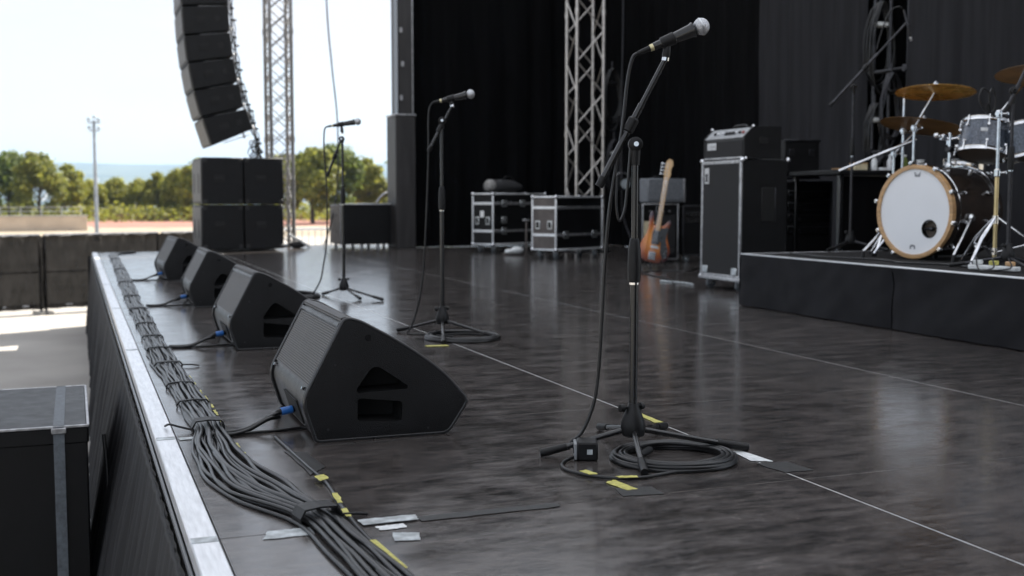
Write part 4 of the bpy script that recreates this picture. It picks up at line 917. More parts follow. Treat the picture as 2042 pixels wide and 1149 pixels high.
T = thing('guitar_stand', 'black tubular stand holding the sunburst bass guitar', 'guitar stand', (7.1, 13.55, 0), R(-16))
MB().cyl((0, 0, .0), (.10, .06, .82), .012, seg=8).build('post', 'steel_black', T)
for x in (-.2, .2): MB().tube([(0, 0, .25), (x, -.14, .02)], .011, 8).build('leg', 'steel_black', T); MB().tube(spline([(x * .3, 0, .12), (x * .5, -.12, .07), (x * .5, -.2, .07), (x * .5, -.22, .11)], 4), .010, 8).build('arm', 'rubber', T)
MB().tube([(0, 0, .25), (.05, .25, .02)], .011, 8).build('leg', 'steel_black', T)

# ---------------------------------------------------------------- backline behind the bass
T = thing('guitar_combo', 'silver-framed guitar combo with a cream grille behind the bass guitar', 'amplifier', (7.50, 14.55, 0), R(0))
MB().box((.28, .16, .44), (.56, .30, .78), .01).build('cabinet', 'case_panel', T)
for x in (0.0, .56): MB().box((x, -.0, .44), (.02, .02, .80), .004).build('edge_rail', 'alu_dull', T)
for z in (.05, .83): MB().box((.28, -.002, z), (.54, .02, .022), .004).build('edge_rail', 'alu_dull', T)
MB().box((.13, .005, .38), (.22, .01, .42), .003).build('grille_cloth', 'cream', T); MB().box((.40, .005, .40), (.24, .01, .55), .003).build('lower_grille', 'amp_grille', T)
for k in range(4): MB().cyl((.12 + .1 * k, -.01, .73), (.12 + .1 * k, .01, .73), .014, seg=8).build('knob', 'alu_dull', T)
for x in (.05, .5): MB().cyl((x, .1, 0), (x, .1, .06), .025, seg=8).build('foot', 'rubber', T)
T = thing('grey_amp_head', 'plain grey box-shaped amplifier head on the cream-grilled combo', 'amplifier', (7.60, 14.6, .835))
MB().box((.30, .15, .19), (.58, .28, .34), .015).build('cabinet', 'grey_tolex', T)
MB().box((.30, .005, .19), (.50, .012, .26), .003).build('front_panel', 'grey_tolex', T); MB().box((.585, .0, .19), (.03, .02, .33), .004).build('edge_rail', 'alu_dull', T)
MB().tube(spline([(.15, .15, .36), (.2, .15, .39), (.4, .15, .39), (.45, .15, .36)], 4), .012, 6).build('carry_handle', 'rubber', T)
for x in (.06, .54): MB().cyl((x, .1, 0), (x, .1, .022), .02, seg=8).build('foot', 'rubber', T)
def dark_rack(label, loc, rz, w, d, h, lines=3):
    T = thing('equipment_rack', label, 'equipment rack', loc, rz, 'dark equipment racks at the back of the stage')
    MB().box((w / 2, d / 2, h / 2 + .1), (w, d, h), .012).build('body', 'case_panel', T)
    for z in (.1, h + .1): MB().box((w / 2, -.0, z), (w + .01, .024, .024), .004).build('edge_rail', 'steel_dark', T)
    for x in (0, w): MB().box((x, 0, h / 2 + .1), (.022, .022, h), .004).build('edge_rail', 'steel_dark', T)
    for k in range(lines):
        u = MB().box((w / 2, -.006, h * (.9 - .13 * k) + .06), (w - .06, .014, h * .10), .003).build('rack_unit', 'steel_black', T); MB().box((w / 2, -.015, h * (.9 - .13 * k) + .06 + h * .04), (w - .08, .004, .010)).build('unit_trim', 'steel_dark', u)
        for x in (.12, .3): MB().cyl((w * x, -.02, h * (.9 - .13 * k) + .055), (w * x, -.012, h * (.9 - .13 * k) + .055), .014, seg=8).build('knob', 'steel_dark', u)
    for x in (.07, w - .07): castor(T, x, .08); castor(T, x, d - .08)
    return T
dark_rack('dark equipment rack right of the cream-grilled combo', (8.12, 14.5, 0), R(-4), .62, .5, .70, 2)
dark_rack('dark equipment rack with thin silver lines, right of the bass cabinet', (7.28, 10.75, 0), R(-3), .58, .55, 1.0, 4)
T = thing('equipment_chest', 'black chest standing on the rack with thin silver lines', 'chest', (7.30, 10.8, 1.125))
MB().box((.24, .25, .22), (.46, .45, .42), .012).build('body', 'case_panel', T)
for z in (.02, .43): MB().box((.24, .022, z), (.48, .02, .02), .004).build('edge_rail', 'steel_dark', T)
for x in (.1, .36): MB().box((x, .02, .3), (.07, .012, .07), .003).build('latch', 'steel_dark', T)
T = thing('gear_table', 'black table with pale odds and ends on top behind the drum riser', 'table', (7.35, 9.9, 0))
MB().box((.75, .45, 1.19), (1.5, .9, .05), .008).build('table_top', 'case_panel', T)
for x in (.06, 1.44):
    for y in (.06, .84): MB().box((x, y, .585), (.05, .05, 1.16), .006).build('leg', 'steel_black', T)
MB().box((.75, .08, .72), (1.36, .012, .86), .003).build('modesty_cloth', 'drape_black', T)
GI = 'odds and ends on the gear table'
rnd = random.Random(3)
for k, (lb, mt, nm, ct) in enumerate((('pale drumstick pair lying at the left end of the gear table', 'wood_hoop', 'drumstick_pair', 'drumsticks'), ('small tan box on the gear table next to the drumsticks', 'cream', 'small_box', 'box'), ('white bottle upright on the gear table, left of the grey one', 'tape_white', 'bottle', 'bottle'), ('grey bottle upright in the middle of the gear table', 'badge', 'bottle', 'bottle'), ('green bottle upright on the gear table near the hi-hat', 'leaf_c', 'bottle', 'bottle'), ('white paper cup at the right end of the gear table', 'white_paint', 'paper_cup', 'cup'))):
    x = 7.5 + .2 * k; T = thing(nm, lb, ct, (x, 10.05, 1.215), 0, GI)
    if k == 0:
        for j in range(2): MB().lathe((-.12, .02 * j, .012), (1, .1 * j, .0), [(0, .006), (.3, .0075), (.38, .004), (.4, .006)], 8).build('stick', mt, T)
    elif k == 1: MB().box((0, 0, .035), (.16, .1, .07), .005).build('carton', mt, T); MB().box((0, 0, .072), (.165, .105, .012), .003).build('lid', 'wood_hoop', T)
    elif k == 5: MB().lathe((0, 0, 0), (0, 0, 1), [(0, .028), (.11, .038), (.112, .036)], 14).build('cup', mt, T); MB().lathe((0, 0, .11), (0, 0, 1), [(0, .041), (.008, .041)], 14).build('lid', 'tape_white', T)
    else: MB().lathe((0, 0, 0), (0, 0, 1), [(0, .03), (.1, .03), (.13, .014), (.15, .012)], 12).build('bottle_body', mt, T); MB().lathe((0, 0, .15), (0, 0, 1), [(0, .014), (.018, .014)], 10).build('cap', 'tape_white', T)

# ---------------------------------------------------------------- hanging hardware in the curtain gap and by the square tower
def hank(label, loc, s, m='cable', n=6, seed=0):
    T = thing('cable_hank', label, 'cable', loc, 0, 'hanging cable hanks'); r_ = random.Random(seed)
    for k in range(n):
        w = s * (.16 + .05 * r_.random()); h = s * (.42 + .12 * r_.random()); y = .02 * (k - n / 2); pts = [(w * math.sin(a) * (.55 + .45 * math.sin(a / 2)) + r_.uniform(-.01, .01), y + r_.uniform(-.015, .015), -h + h * math.cos(a)) for a in [2 * math.pi * i / 20 for i in range(21)]]
        MB().tube(pts, .012, 6, caps=False).build('loop', m, T, smooth=80)
    MB().cyl((0, 0, -.02), (0, 0, .12), .015, seg=8).build('hook', 'steel_dark', T)
    MB().box((0, 0, -s * .25), (s * .16, .14, .05), .01).build('tie', 'tape_white' if seed % 2 else 'rubber', T)
T = thing('scaffold_frame', 'grey scaffold pipe frame in the gap between the grey curtains', 'scaffold', (9.55, 11.9, 0))
for y in (-.34, .0, .30): MB().cyl((.0, y, 0), (.0, y, 6.6), .024, seg=10).build('upright', 'steel_dark', T)
for z in (.5, 1.5, 2.5, 3.5): MB().cyl((-.03, -.42, z), (-.03, .38, z), .022, seg=10).build('crossbar', 'steel_dark', T)
for z in (1.5, 2.5): 
    for y in (-.34, .30): MB().box((-.02, y, z), (.09, .08, .09), .01).build('clamp', 'steel_dark', T)
hank('thick black cable hank hanging highest in the curtain gap', (9.47, 12.0, 3.35), 1.1, 'cable', 7, 1)
hank('grey cable hank hanging in the middle of the curtain gap', (9.46, 11.75, 2.45), .9, 'steel_dark', 6, 2)
hank('low black cable hank in the curtain gap behind the hi-hat', (9.46, 12.05, 2.1), .8, 'cable', 6, 3)
hank('pale grey cable hank hanging lowest in the curtain gap', (9.45, 11.9, 1.45), .7, 'steel_dark', 5, 5)
hank('black cable hank on the side of the square lattice tower', (8.62, 17.9, 3.1), 1.0, 'cable', 6, 4)
hank('grey cable hank low on the side of the square lattice tower', (8.64, 17.85, 1.9), .9, 'steel_dark', 6, 7)
cable_thing('hanging_cable', 'thin dark cable hanging straight down right of the square lattice tower', [(8.7, 17.7, 6.6), (8.72, 17.7, 4), (8.70, 17.7, 2.4), (8.72, 17.7, 1.2), (8.75, 17.7, .6), (8.9, 17.5, .02)], .014, 'steel_dark')
T = thing('stage_lamp', 'small black stage lamp clamped beside the square lattice tower', 'stage lamp', (8.75, 17.75, 1.15))
MB().lathe((0, -.12, 0), (0, 1, 0), [(0, .10), (.02, .11), (.16, .10), (.26, .06)], 16).build('can', 'steel_black', T); MB().lathe((0, -.125, 0), (0, 1, 0), [(0, .085), (.01, .085)], 16).build('lens', 'lens', T)
MB().tube(spline([(-.13, 0, 0), (-.13, 0, .14), (0, 0, .19), (.13, 0, .14), (.13, 0, 0)], 4), .010, 6).build('yoke', 'alu_dull', T)

# ================================================================ DRUM RISER AND KIT
RZ = .45
T = thing('drum_riser', 'low drum riser wrapped in dark cloth with a pale top edge', 'drum riser', (5.41, 8.63, 0))
o = (5.41, 8.63, 0)
MB().at(o).box((7.0, 6.1, RZ - .02), (3.16, 5.04, .04), .004).build('deck', 'carpet', T)
MB().at(o).box((5.418, 6.1, RZ - .003), (.036, 5.06, .012), .003).build('edge_trim', 'alu', T)
MB().at(o).box((7.0, 8.625, RZ - .012), (3.14, .026, .028), .004).build('edge_trim', 'alu_dull', T)
def rcloth(a, b, name='skirt_cloth'):
    vs = []; fs = []; n = int((b - a) * 30); NZ = 8
    for i in range(n + 1):
        y = a + (b - a) * i / n
        for k in range(NZ + 1):
            t = k / NZ; e = min(y - a, b - y)
            f = .020 * mnoise.noise(Vector((y * 1.8, t * 1.5, 1))) + .012 * mnoise.noise(Vector((y * 6 - t * 3, t * 2, 5))) - .018 * math.exp(-(e / .05) ** 2) * (t > .05)
            vs.append((5.398 - f - .008 * t, y, RZ - .008 + (-RZ + .016) * t))
    for i in range(n):
        for k in range(NZ): fs.append((i * 9 + k, (i + 1) * 9 + k, (i + 1) * 9 + k + 1, i * 9 + k + 1))
    MB().at(o).add(vs, fs).build(name, 'riser_cloth', T, smooth=80)
rcloth(6.655, 8.64); rcloth(4.6, 6.645); rcloth(3.6, 4.59)
MB().at(o).box((7.0, 8.645, RZ / 2 - .01), (3.2, .012, RZ - .04), .003).build('side_cloth', 'riser_cloth', T)
# bass drum
C0 = Vector((6.12, 7.30, .825)); ax = Vector((math.sin(R(80)), math.cos(R(80)), 0)); RK = .355
T = thing('bass_drum', 'black bass drum with a white front head and natural wood hoop', 'drum', (C0.x, C0.y, RZ)); o = (C0.x, C0.y, RZ); at = lambda: MB().at(o)
at().lathe(C0 + ax * .045, ax, [(0, RK - .014), (.0, RK - .004), (.50, RK - .004), (.50, RK - .014)], 56, True).build('shell', 'drum_shell', T)
at().lathe(C0, ax, [(.0, RK - .022), (-.002, RK - .006), (0, RK + .010), (.04, RK + .010), (.045, RK - .004), (.045, RK - .022)], 56, True).build('front_hoop', 'wood_hoop', T)
at().lathe(C0 + ax * .045, ax, [(0, RK), (.0, RK + .006), (.05, RK + .006), (.05, RK)], 56, True).build('hoop_band', 'drum_shell', T); at().ring(C0 + ax * .10, ax, RK + .002, .007, 56, 6).build('flange', 'chrome', T)
at().lathe(C0 + ax * .55, ax, [(0, RK - .004), (0, RK + .010), (.04, RK + .010), (.04, RK - .02)], 56, True).build('rear_hoop', 'drum_shell', T); at().ring(C0 + ax * .545, ax, RK + .006, .009, 56, 6).build('flange', 'chrome', T)
u, w, _ = basis(ax)     # u horizontal, w vertical
if w.z < 0: w = -w
if u.y > 0: u = -u      # u points to the right in the picture
hc = C0 + u * .145 - w * .130; hr = .068
# head as a disc with a sound hole
P = [(math.cos(a) * (RK - .018), math.sin(a) * (RK - .018)) for a in [2 * math.pi * i / 64 for i in range(64)]]; Hh = [(.145 + hr * math.cos(a), -.130 + hr * math.sin(a)) for a in [2 * math.pi * i / 28 for i in range(28)]]
fn = lambda a, b, t: tuple(C0 + u * a + w * b + ax * t)
hd = at().plate(P, [Hh], fn, .012, .016).build('front_head', 'drumhead', T, smooth=0)
at().ring(hc + ax * .011, ax, hr, .004, 28, 6).build('hole_ring', 'steel_black', hd); at().lathe(hc + ax * .05, ax, [(0, hr * 1.0), (.004, hr * 1.0)], 24).build('inner_foam', 'tom_head', hd)
at().cyl(hc - u * .09 + ax * .03, hc + u * .02 + ax * .03, .008, seg=8).ball(hc + u * .01 + ax * .03, .02, 10).build('inside_microphone', 'steel_dark', T)
def mark(poly, c): at().prism([(c[0] + x, c[1] + y) for x, y in poly], fn, .0095, .0115).build('head_mark', 'head_mark', hd, smooth=0)
mark([(-.030, .022), (-.024, -.014), (.024, -.014), (.030, .022), (.022, .022), (.016, .0), (.010, .016), (.004, .0), (-.004, .0), (-.010, .016), (-.016, .0), (-.022, .022)], (.02, .285))
mark([(-.026, -.016), (-.026, .008), (-.014, .018), (.014, .018), (.026, .008), (.026, -.016), (.014, -.016), (.014, .002), (-.014, .002), (-.014, -.016)], (-.01, -.275))
for k in range(10):
    a = 2 * math.pi * (k + .5) / 10 + .1; e = u * math.cos(a) + w * math.sin(a); p = C0 + e * (RK + .024)
    if p.z < RZ + .02: continue
    cw = at().box(p + ax * .012, (.05, .03, .034), .006, rot=Matrix((ax, e, ax.cross(e))).transposed()).build('claw', 'chrome', T)
    at().cyl(p - ax * .02, p + ax * .16, .005, seg=8).build('tension_rod', 'chrome', cw)
    l = at().lathe(C0 + e * (RK - .006) + ax * .17, e, [(0, .016), (.014, .018), (.030, .014), (.034, .008)], 10).build('lug', 'chrome', T); l2 = at().lathe(C0 + e * (RK - .006) + ax * .43, e, [(0, .016), (.014, .018), (.030, .014), (.034, .008)], 10).build('lug', 'chrome', T)
    at().cyl(C0 + e * (RK + .02) + ax * .43, C0 + e * (RK + .02) + ax * .57, .005, seg=8).build('tension_rod', 'chrome', l2)
for sg, foot in ((1, Vector((6.12, 6.85, RZ))), (-1, Vector((5.90, 7.62, RZ)))):
    e = (u * sg * .97 - w * .12).normalized(); a = C0 + ax * .22 + e * (RK + .01)
    sp = at().cyl(a, foot + Vector((0, 0, .05)), .012, seg=10).build('spur', 'chrome', T); at().lathe(a - e * .012, e, [(0, .034), (.016, .036), (.034, .022)], 14).build('spur_bracket', 'chrome', sp); at().cyl(foot + Vector((0, 0, .002)), foot + Vector((0, 0, .055)) + (a - foot) * .02, .017, .014, seg=10).build('spur_foot', 'rubber', sp)
# toms
def tom(label, c, axis, r0, r1, h, name='rack_tom', shell='sparkle', nl=7, cat='drum'):
    T = thing(name, label, cat, c); axis = Vector(axis).normalized(); c = Vector(c); at = lambda: MB().at(c); rr = lambda t: r0 + (r1 - r0) * t / h
    at().lathe(c, axis, [(0, r0 - .012), (0, r0), (h, r1), (h, r1 - .012)], 36, True).build('shell', shell, T)
    at().lathe(c + axis * .001, axis, [(0, r0 - .014), (-.004, r0 - .014), (-.004, r0 - .01)], 36).build('bottom_head', 'tom_head', T); at().lathe(c + axis * (h - .001), axis, [(0, r1 - .012), (.005, r1 - .012)], 36).build('top_head', 'drumhead', T)
    for t, r in ((-.012, r0), (h - .02, r1)): at().lathe(c + axis * t, axis, [(0, r - .004), (0, r + .010), (.008, r + .006), (.024, r + .006), (.032, r + .011), (.032, r - .004)], 40, True).build('hoop', 'chrome', T)
    u, w, _ = basis(axis)
    for k in range(nl):
        a = 2 * math.pi * k / nl + .3; e = u * math.cos(a) + w * math.sin(a)
        l = at().lathe(c + axis * h * .24 + e * (rr(h * .24) - .004), e, [(0, .013), (.012, .015), (.024, .010)], 10).build('lug', 'chrome', T); l2 = at().lathe(c + axis * h * .76 + e * (rr(h * .76) - .004), e, [(0, .013), (.012, .015), (.024, .010)], 10).build('lug', 'chrome', T)
        at().cyl(c - axis * .015 + e * (r0 + .014), c + axis * h * .26 + e * (rr(h * .26) + .012), .0045, seg=6).build('tension_rod', 'chrome', l); at().cyl(c + axis * (h + .018) + e * (r1 + .014), c + axis * h * .74 + e * (rr(h * .74) + .012), .0045, seg=6).build('tension_rod', 'chrome', l2)
    f = Vector((-.70, -.71, 0)); f = (f - axis * f.dot(axis)).normalized(); p = c + axis * h * .58 + f * (rr(h * .58) + .001); q = axis.cross(f)
    at().box(p, (.05, .006, .028), .002, rot=Matrix((q, f, axis)).transposed()).build('badge', 'badge', T)
    return T
tom('tilted grey sparkle rack tom above the bass drum', (6.515, 7.02, 1.262), (.27, .15, 1), .185, .165, .25)
tom('second grey sparkle rack tom cut by the right edge of the picture', (6.79, 6.80, 1.25), (-.05, .2, 1), .185, .18, .25)
tom('dark floor tom low at the right edge of the picture', (6.72, 6.35, RZ + .16), (0, 0, 1), .21, .21, .40, 'floor_tom', 'drum_shell')
tom('chrome snare drum behind the bass drum', (6.93, 7.62, 1.10), (-.03, -.03, 1), .178, .178, .14, 'snare_drum', 'chrome', 8)
T = thing('snare_stand', 'chrome stand carrying the snare drum behind the bass drum', 'drum stand', (6.93, 7.62, RZ))
MB().cyl((0, 0, .1), (0, 0, .6), .012, seg=10).build('post', 'chrome', T)
for k in range(3):
    a = 2.1 * k; MB().tube([(0, 0, .32), (.26 * math.cos(a), .26 * math.sin(a), .012)], .008, 8).build('leg', 'chrome', T); MB().tube(spline([(0, 0, .58), (.15 * math.cos(a), .15 * math.sin(a), .61), (.185 * math.cos(a), .185 * math.sin(a), .66)], 4), .008, 8).build('basket_arm', 'chrome', T)
T = thing('tom_mount', 'chrome tom holder with clamps rising from the bass drum', 'drum mount', (6.42, 7.26, 1.18))
MB().cyl((0, 0, .0), (0, 0, .26), .014, seg=10).build('post', 'chrome', T); MB().lathe((0, 0, -.005), (0, 0, 1), [(0, .035), (.012, .035), (.03, .02)], 14).build('base', 'chrome', T)
for k, (x, y, z) in enumerate(((.13, -.10, .24), (-.08, .06, .24), (.05, .05, .2))):
    a = MB().cyl((0, 0, z - .03), (x, y, z), .010, seg=8).build('arm', 'chrome', T); MB().ball((x, y, z), .024, 10).build('ball_joint', 'chrome', a); MB().box((x * .5, y * .5, z - .015), (.05, .045, .05), .008).build('clamp', 'chrome', a)
MB().box((0, 0, .13), (.06, .06, .045), .01).build('collar', 'steel_dark', T)
# cymbals and their stands
def cymbal(label, c, axis, r, mt):
    axis = Vector(axis).normalized(); T = thing('cymbal', label, 'cymbal', c, 0, 'cymbals of the drum kit'); c = Vector(c); at = lambda: MB().at(c)
    prof = [(-.024, r), (-.020, r * .98), (-.008, r * .6), (.0, r * .24), (.006, r * .2), (.022, r * .10), (.026, .012), (.023, .012), (.019, r * .095), (.003, r * .195), (-.003, r * .25), (-.0105, r * .6), (-.0225, r * .98)]
    at().lathe(c, axis, prof[:7], 64).lathe(c - axis * .0022, axis, prof[:7], 64).build('disc', mt, T, smooth=70, fix=False)
    nt_ = at().lathe(c + axis * .024, axis, [(0, .016), (.012, .018), (.02, .008), (.045, .008)], 12).build('wing_nut', 'chrome', T); at().box(c + axis * .05, (.045, .008, .018), .004).build('wing', 'chrome', nt_)
    at().lathe(c - axis * .02, axis, [(0, .018), (.02, .018)], 12).build('felt', 'bag', T)
cymbal('bright bronze crash cymbal highest on the left of the drum kit', (6.545, 7.585, 1.805), (.09, .09, 1), .31, 'cymbal')
cymbal('darker bronze ride cymbal tilted below the bright crash cymbal', (6.67, 7.87, 1.55), (.20, .02, 1), .345, 'cymbal_dull')
cymbal('bronze cymbal cut off by the right edge of the picture', (6.70, 6.69, 1.87), (.10, .13, 1), .29, 'cymbal_dull')
def stand(label, base, top, legs, mt='chrome', tube2='chrome', spread_=.3, arm=None):
    T = thing('cymbal_stand', label, 'cymbal stand', base, 0, 'cymbal stands'); b = Vector(base); t = Vector(top); h = t.z - b.z; x, y = b.x, b.y; at = lambda: MB().at(b); V = lambda z: Vector((x, y, b.z + z))
    at().cyl(V(.05), V(h * .5), .0145, seg=12).build('lower_tube', tube2, T); at().cyl(V(h * .48), V(h * .78), .0115, seg=12).build('middle_tube', mt, T)
    for z in (.48, .78): 
        cl = at().lathe(V(h * z - .03), (0, 0, 1), [(0, .018), (.006, .023), (.05, .023), (.056, .016)], 12).build('collar', 'chrome', T); at().cyl(V(h * z), V(h * z) + Vector((.045, -.02, 0)), .007, seg=8).box(V(h * z) + Vector((.05, -.022, 0)), (.012, .03, .02), .003).build('wing_bolt', 'chrome', cl)
    p = V(h * .78); tl = at().cyl(p, t, .009, seg=10).build('top_tube', mt, T); at().lathe(p - Vector((0, 0, .0)), Vector((1, .3, 0)), [(-.025, .016), (-.02, .02), (.02, .02), (.025, .016)], 12).build('tilter', 'chrome', tl)
    for a in legs:
        f = Vector((math.cos(a), math.sin(a), 0)); l = at().tube([V(.34) + f * .016, V(.20) + f * (spread_ * .55), V(.012) + f * spread_], [.011, .011, .009], 8).build('leg', 'chrome', T)
        at().cyl(V(.10) + f * .012, V(.16) + f * spread_ * .62, .006, seg=8).build('brace', 'chrome', l); at().ball(V(.014) + f * spread_, .017, 10).build('rubber_foot', 'rubber', l)
    at().lathe(V(.30), (0, 0, 1), [(0, .022), (.06, .022)], 12).build('leg_collar', 'chrome', T); at().lathe(V(.08), (0, 0, 1), [(0, .02), (.05, .02)], 12).build('leg_collar', 'chrome', T)
    return T
stand('chrome cymbal stand carrying the bright crash cymbal', (6.44, 7.70, RZ), (6.545, 7.585, 1.80), [.5, 2.6, 4.7])
stand('chrome stand with pale tube left of the bass drum carrying the ride cymbal', (6.47, 7.98, RZ), (6.66, 7.87, 1.54), [3.6, 5.6, 1.4], tube2='brass_tube')
stand('cymbal stand with brass-coloured tube at the right of the bass drum', (6.13, 6.45, RZ), (6.62, 6.66, 1.83), [3.5, 5.6, 1.5], tube2='brass_tube', spread_=.36)
stand('thin chrome hi-hat stand behind the pale-tubed stand', (6.66, 8.10, RZ), (6.66, 8.10, 1.80), [1, 3.1, 5.2])
o = MB().at((6.2, 8.42, 1.05)).cyl((6.12, 8.25, 1.16), (6.60, 7.86, 1.42), .013, seg=10).build('boom_arm', 'chrome'); o.location = (6.2, 8.42, 1.05)
tag(o, 'long straight chrome boom arm sloping up to the left cymbal stands', 'boom arm')
# drum microphones
T = thing('tom_microphone', 'black clip-on microphone with looped cable on the tilted rack tom', 'microphone', (6.60, 7.05, 1.53))
MB().lathe((0, 0, .05), (-.2, .1, 1), [(0, .016), (.05, .02), (.07, .016)], 12).build('capsule', 'rubber', T)
for k in (-1, 1): MB().tube(spline([(0, 0, .05), (.05 * k, 0, .08), (.08 * k, .02, .16), (.05 * k, .02, .24), (.0, 0, .20), (.0, 0, .12)], 5), .007, 6).build('cable_loop', 'cable', T, smooth=80)
MB().box((0, 0, .01), (.03, .04, .06), .006).build('clip', 'rubber', T)
mic_stand('tall boom microphone stand at the left of the drum kit', (6.60, 8.71, RZ), [(6.30, 8.62), (6.78, 8.42), (6.70, 9.02)], 1.45, (6.60, 8.705, 1.93), (6.42, 8.765, 1.785), (7.02, 8.54, 2.49), hubz=.15, r=.013, m='steel_dark')
T = thing('overhead_microphone', 'slim black pencil microphone on the tall boom above the drum kit', 'microphone', (7.02, 8.54, 2.49))
MB().lathe((.045, -.02, -.15), (-.25, .1, 1), [(0, .010), (.003, .012), (.16, .012), (.165, .010), (.28, .009)], 12).build('barrel', 'steel_dark', T); MB().cyl((0, 0, 0), (.03, -.01, -.02), .014, seg=10).build('clip', 'rubber', T)
MB().lathe((.045, -.02, -.15), (-.25, .1, 1), [(-.004, .0115), (.03, .0126)], 12).build('capsule', 'mic_mesh', T)
cable_thing('microphone_cable', 'thin black cable arching from the pencil microphone back to its boom', [(6.985, 8.555, 2.62), (6.95, 8.56, 2.635), (6.88, 8.58, 2.6), (6.83, 8.6, 2.48), (6.80, 8.62, 2.36), (6.78, 8.63, 2.26)], .006, group=GC)
mic_stand('boom microphone stand at the right edge in front of the drum kit', (5.98, 6.17, RZ), [(5.72, 6.42), (6.3, 6.22), (5.85, 5.82)], 1.15, (5.98, 6.17, 1.66), (5.95, 6.18, 1.56), (6.20, 6.02, 2.25), hubz=.14, r=.014, m='steel_dark')
T = thing('power_strip', 'white power strip with small plugs lying on the riser by the right-hand stands', 'power strip', (5.70, 6.0, RZ), R(-78))
MB().box((0, 0, .022), (.36, .06, .03), .006).build('housing', 'tape_white', T)
for k in range(3): pb = MB().box((-.12 + .12 * k, 0, .055), (.05, .05, .03), .006).build('plug', ('tape_white', 'tape_yellow', 'wood_hoop')[k], T); MB().tube(spline([(-.12 + .12 * k, 0, .07), (-.1 + .12 * k, -.05, .09), (-.06 + .12 * k, -.09, .03), (0, -.14, .008)], 4), .005, 6).build('plug_lead', 'cable', pb, smooth=80)
cable_thing('riser_cable', 'black cable snaking over the riser in front of the bass drum', [(5.75, 8.4, RZ + .008), (5.65, 7.8, RZ + .008), (5.8, 7.3, RZ + .008), (5.7, 6.9, RZ + .008), (5.85, 6.6, RZ + .008), (5.72, 6.1, RZ + .008)], .008)
cable_thing('floor_cable', 'black cable lying on the floor in front of the bass guitar', [(6.0, 10.9, .008), (6.3, 11.6, .008), (6.5, 12.6, .008), (6.9, 12.9, .008), (7.2, 12.7, .008), (7.6, 13.2, .008)], .010)
cable_thing('floor_cable', 'pale cable end lying on the floor left of the bass cabinet', [(6.05, 11.3, .01), (6.15, 10.95, .01), (6.12, 10.7, .01)], .012, 'tape_silver')

# ================================================================ LEFT FOREGROUND CASE
T = thing('road_case', 'big black road case with a grey webbing strap standing below the stage lip', 'road case', (.035, 6.12, GZ))
zt = -.2 - GZ; o = (0, 0, 0)
MB().box((-.6, .64, zt / 2 + .01), (1.2, 1.28, zt - .02), .008).build('body', 'case_panel', T)
MB().box((-.6, .64, zt - .05), (1.212, 1.292, .09), .01).build('lid', 'case_panel', T)
for y in (-.005, 1.285): MB().box((-.6, y, zt - .003), (1.216, .014, .014), .003).build('edge_rail', 'alu_dull', T)
MB().box((.003, .64, zt - .003), (.014, 1.276, .013), .003).build('edge_rail', 'alu_dull', T)
MB().box((-.135, .64, zt + .002), (.052, 1.3, .004)).box((-.135, -.012, zt / 2), (.052, .004, zt)).box((-.135, 1.292, zt / 2), (.052, .004, zt)).build('strap', 'strap', T)
MB().box((-.36, .4, zt - .0035), (.34, .012, .002), rz=.12).build('scuff_line', 'alu_dull', T)
MB().box((-.135, -.018, zt - .02), (.07, .012, .03), .004).build('buckle', 'alu_dull', T)
cable_thing('hanging_cable', 'thin dark cables hanging in the gap between road case and skirt', [(.12, 6.6, -.35), (.13, 6.5, -.6), (.10, 6.4, -.9), (.12, 6.2, -1.1), (.1, 5.6, -1.24), (.11, 4.6, -1.24)], .012)

# ================================================================ BEYOND THE STAGE
# site fence with dark scrim
F0 = Vector((-7.0, 21.1, GZ)); FD = Vector((.955, .297, 0)).normalized(); PL = 2.25
for k in range(1, 5):
    base = F0 + FD * (PL * k); T = thing('fence_panel', ('scrim-covered fence panel, number %d from the left end' % (k + 1)), 'fence', base, math.atan2(FD.y, FD.x), 'scrim-covered fence panels')
    T['label'] = ['', 'leftmost dark scrim fence panel, mostly outside the picture', 'dark scrim fence panel at the left edge of the picture', 'dark scrim fence panel right behind the far stage corner', 'dark scrim fence panel nearest the subwoofers'][k]
    H_ = 1.47
    for x in (.03, PL - .06): MB().cyl((x, 0, .0), (x, 0, H_), .026, seg=8).build('post', 'steel_dark', T)
    MB().cyl((.03, 0, H_), (PL - .06, 0, H_), .026, seg=8).build('top_rail', 'alu_dull', T); MB().cyl((.03, 0, .16), (PL - .06, 0, .16), .02, seg=8).build('bottom_rail', 'alu_dull', T); MB().cyl((.03, .03, .78), (PL - .06, .03, .78), .016, seg=8).build('middle_rail', 'alu_dull', T)
    for x in (.05, PL - .1): MB().box((x, 0, .03), (.1, .5, .06), .01).build('foot', 'concrete', T)
    vs = []; fs = []; n = 64; NZ = 14
    for i in range(n + 1):
        x = -.03 + (PL + .06) * i / n
        for j in range(NZ + 1):
            t = j / NZ; f = .05 * math.sin(x * 17 + 3 * mnoise.noise(Vector((x * 2, t * 2, k)))) * (.4 + .6 * abs(2 * t - 1)) + .035 * mnoise.noise(Vector((x * 4, t * 5, k * 5)))
            vs.append((x, -.035 + f - .02, .10 + (H_ - .115) * t + (.008 * math.sin(x * 13) if j == NZ else 0)))
    for i in range(n):
        for j in range(NZ): fs.append((i * (NZ + 1) + j, (i + 1) * (NZ + 1) + j, (i + 1) * (NZ + 1) + j + 1, i * (NZ + 1) + j + 1))
    MB().add(vs, fs).build('scrim', 'scrim', T, smooth=80)
T = thing('crowd_barrier', 'pale steel crowd barrier with thin vertical bars beyond the open stage end', 'barrier', (3.6, 25.2, GZ))
MB().cyl((0, 0, 1.47), (3.4, 0, 1.47), .028, seg=8).build('top_rail', 'alu', T); MB().cyl((0, 0, .2), (3.4, 0, .2), .022, seg=8).build('bottom_rail', 'alu', T)
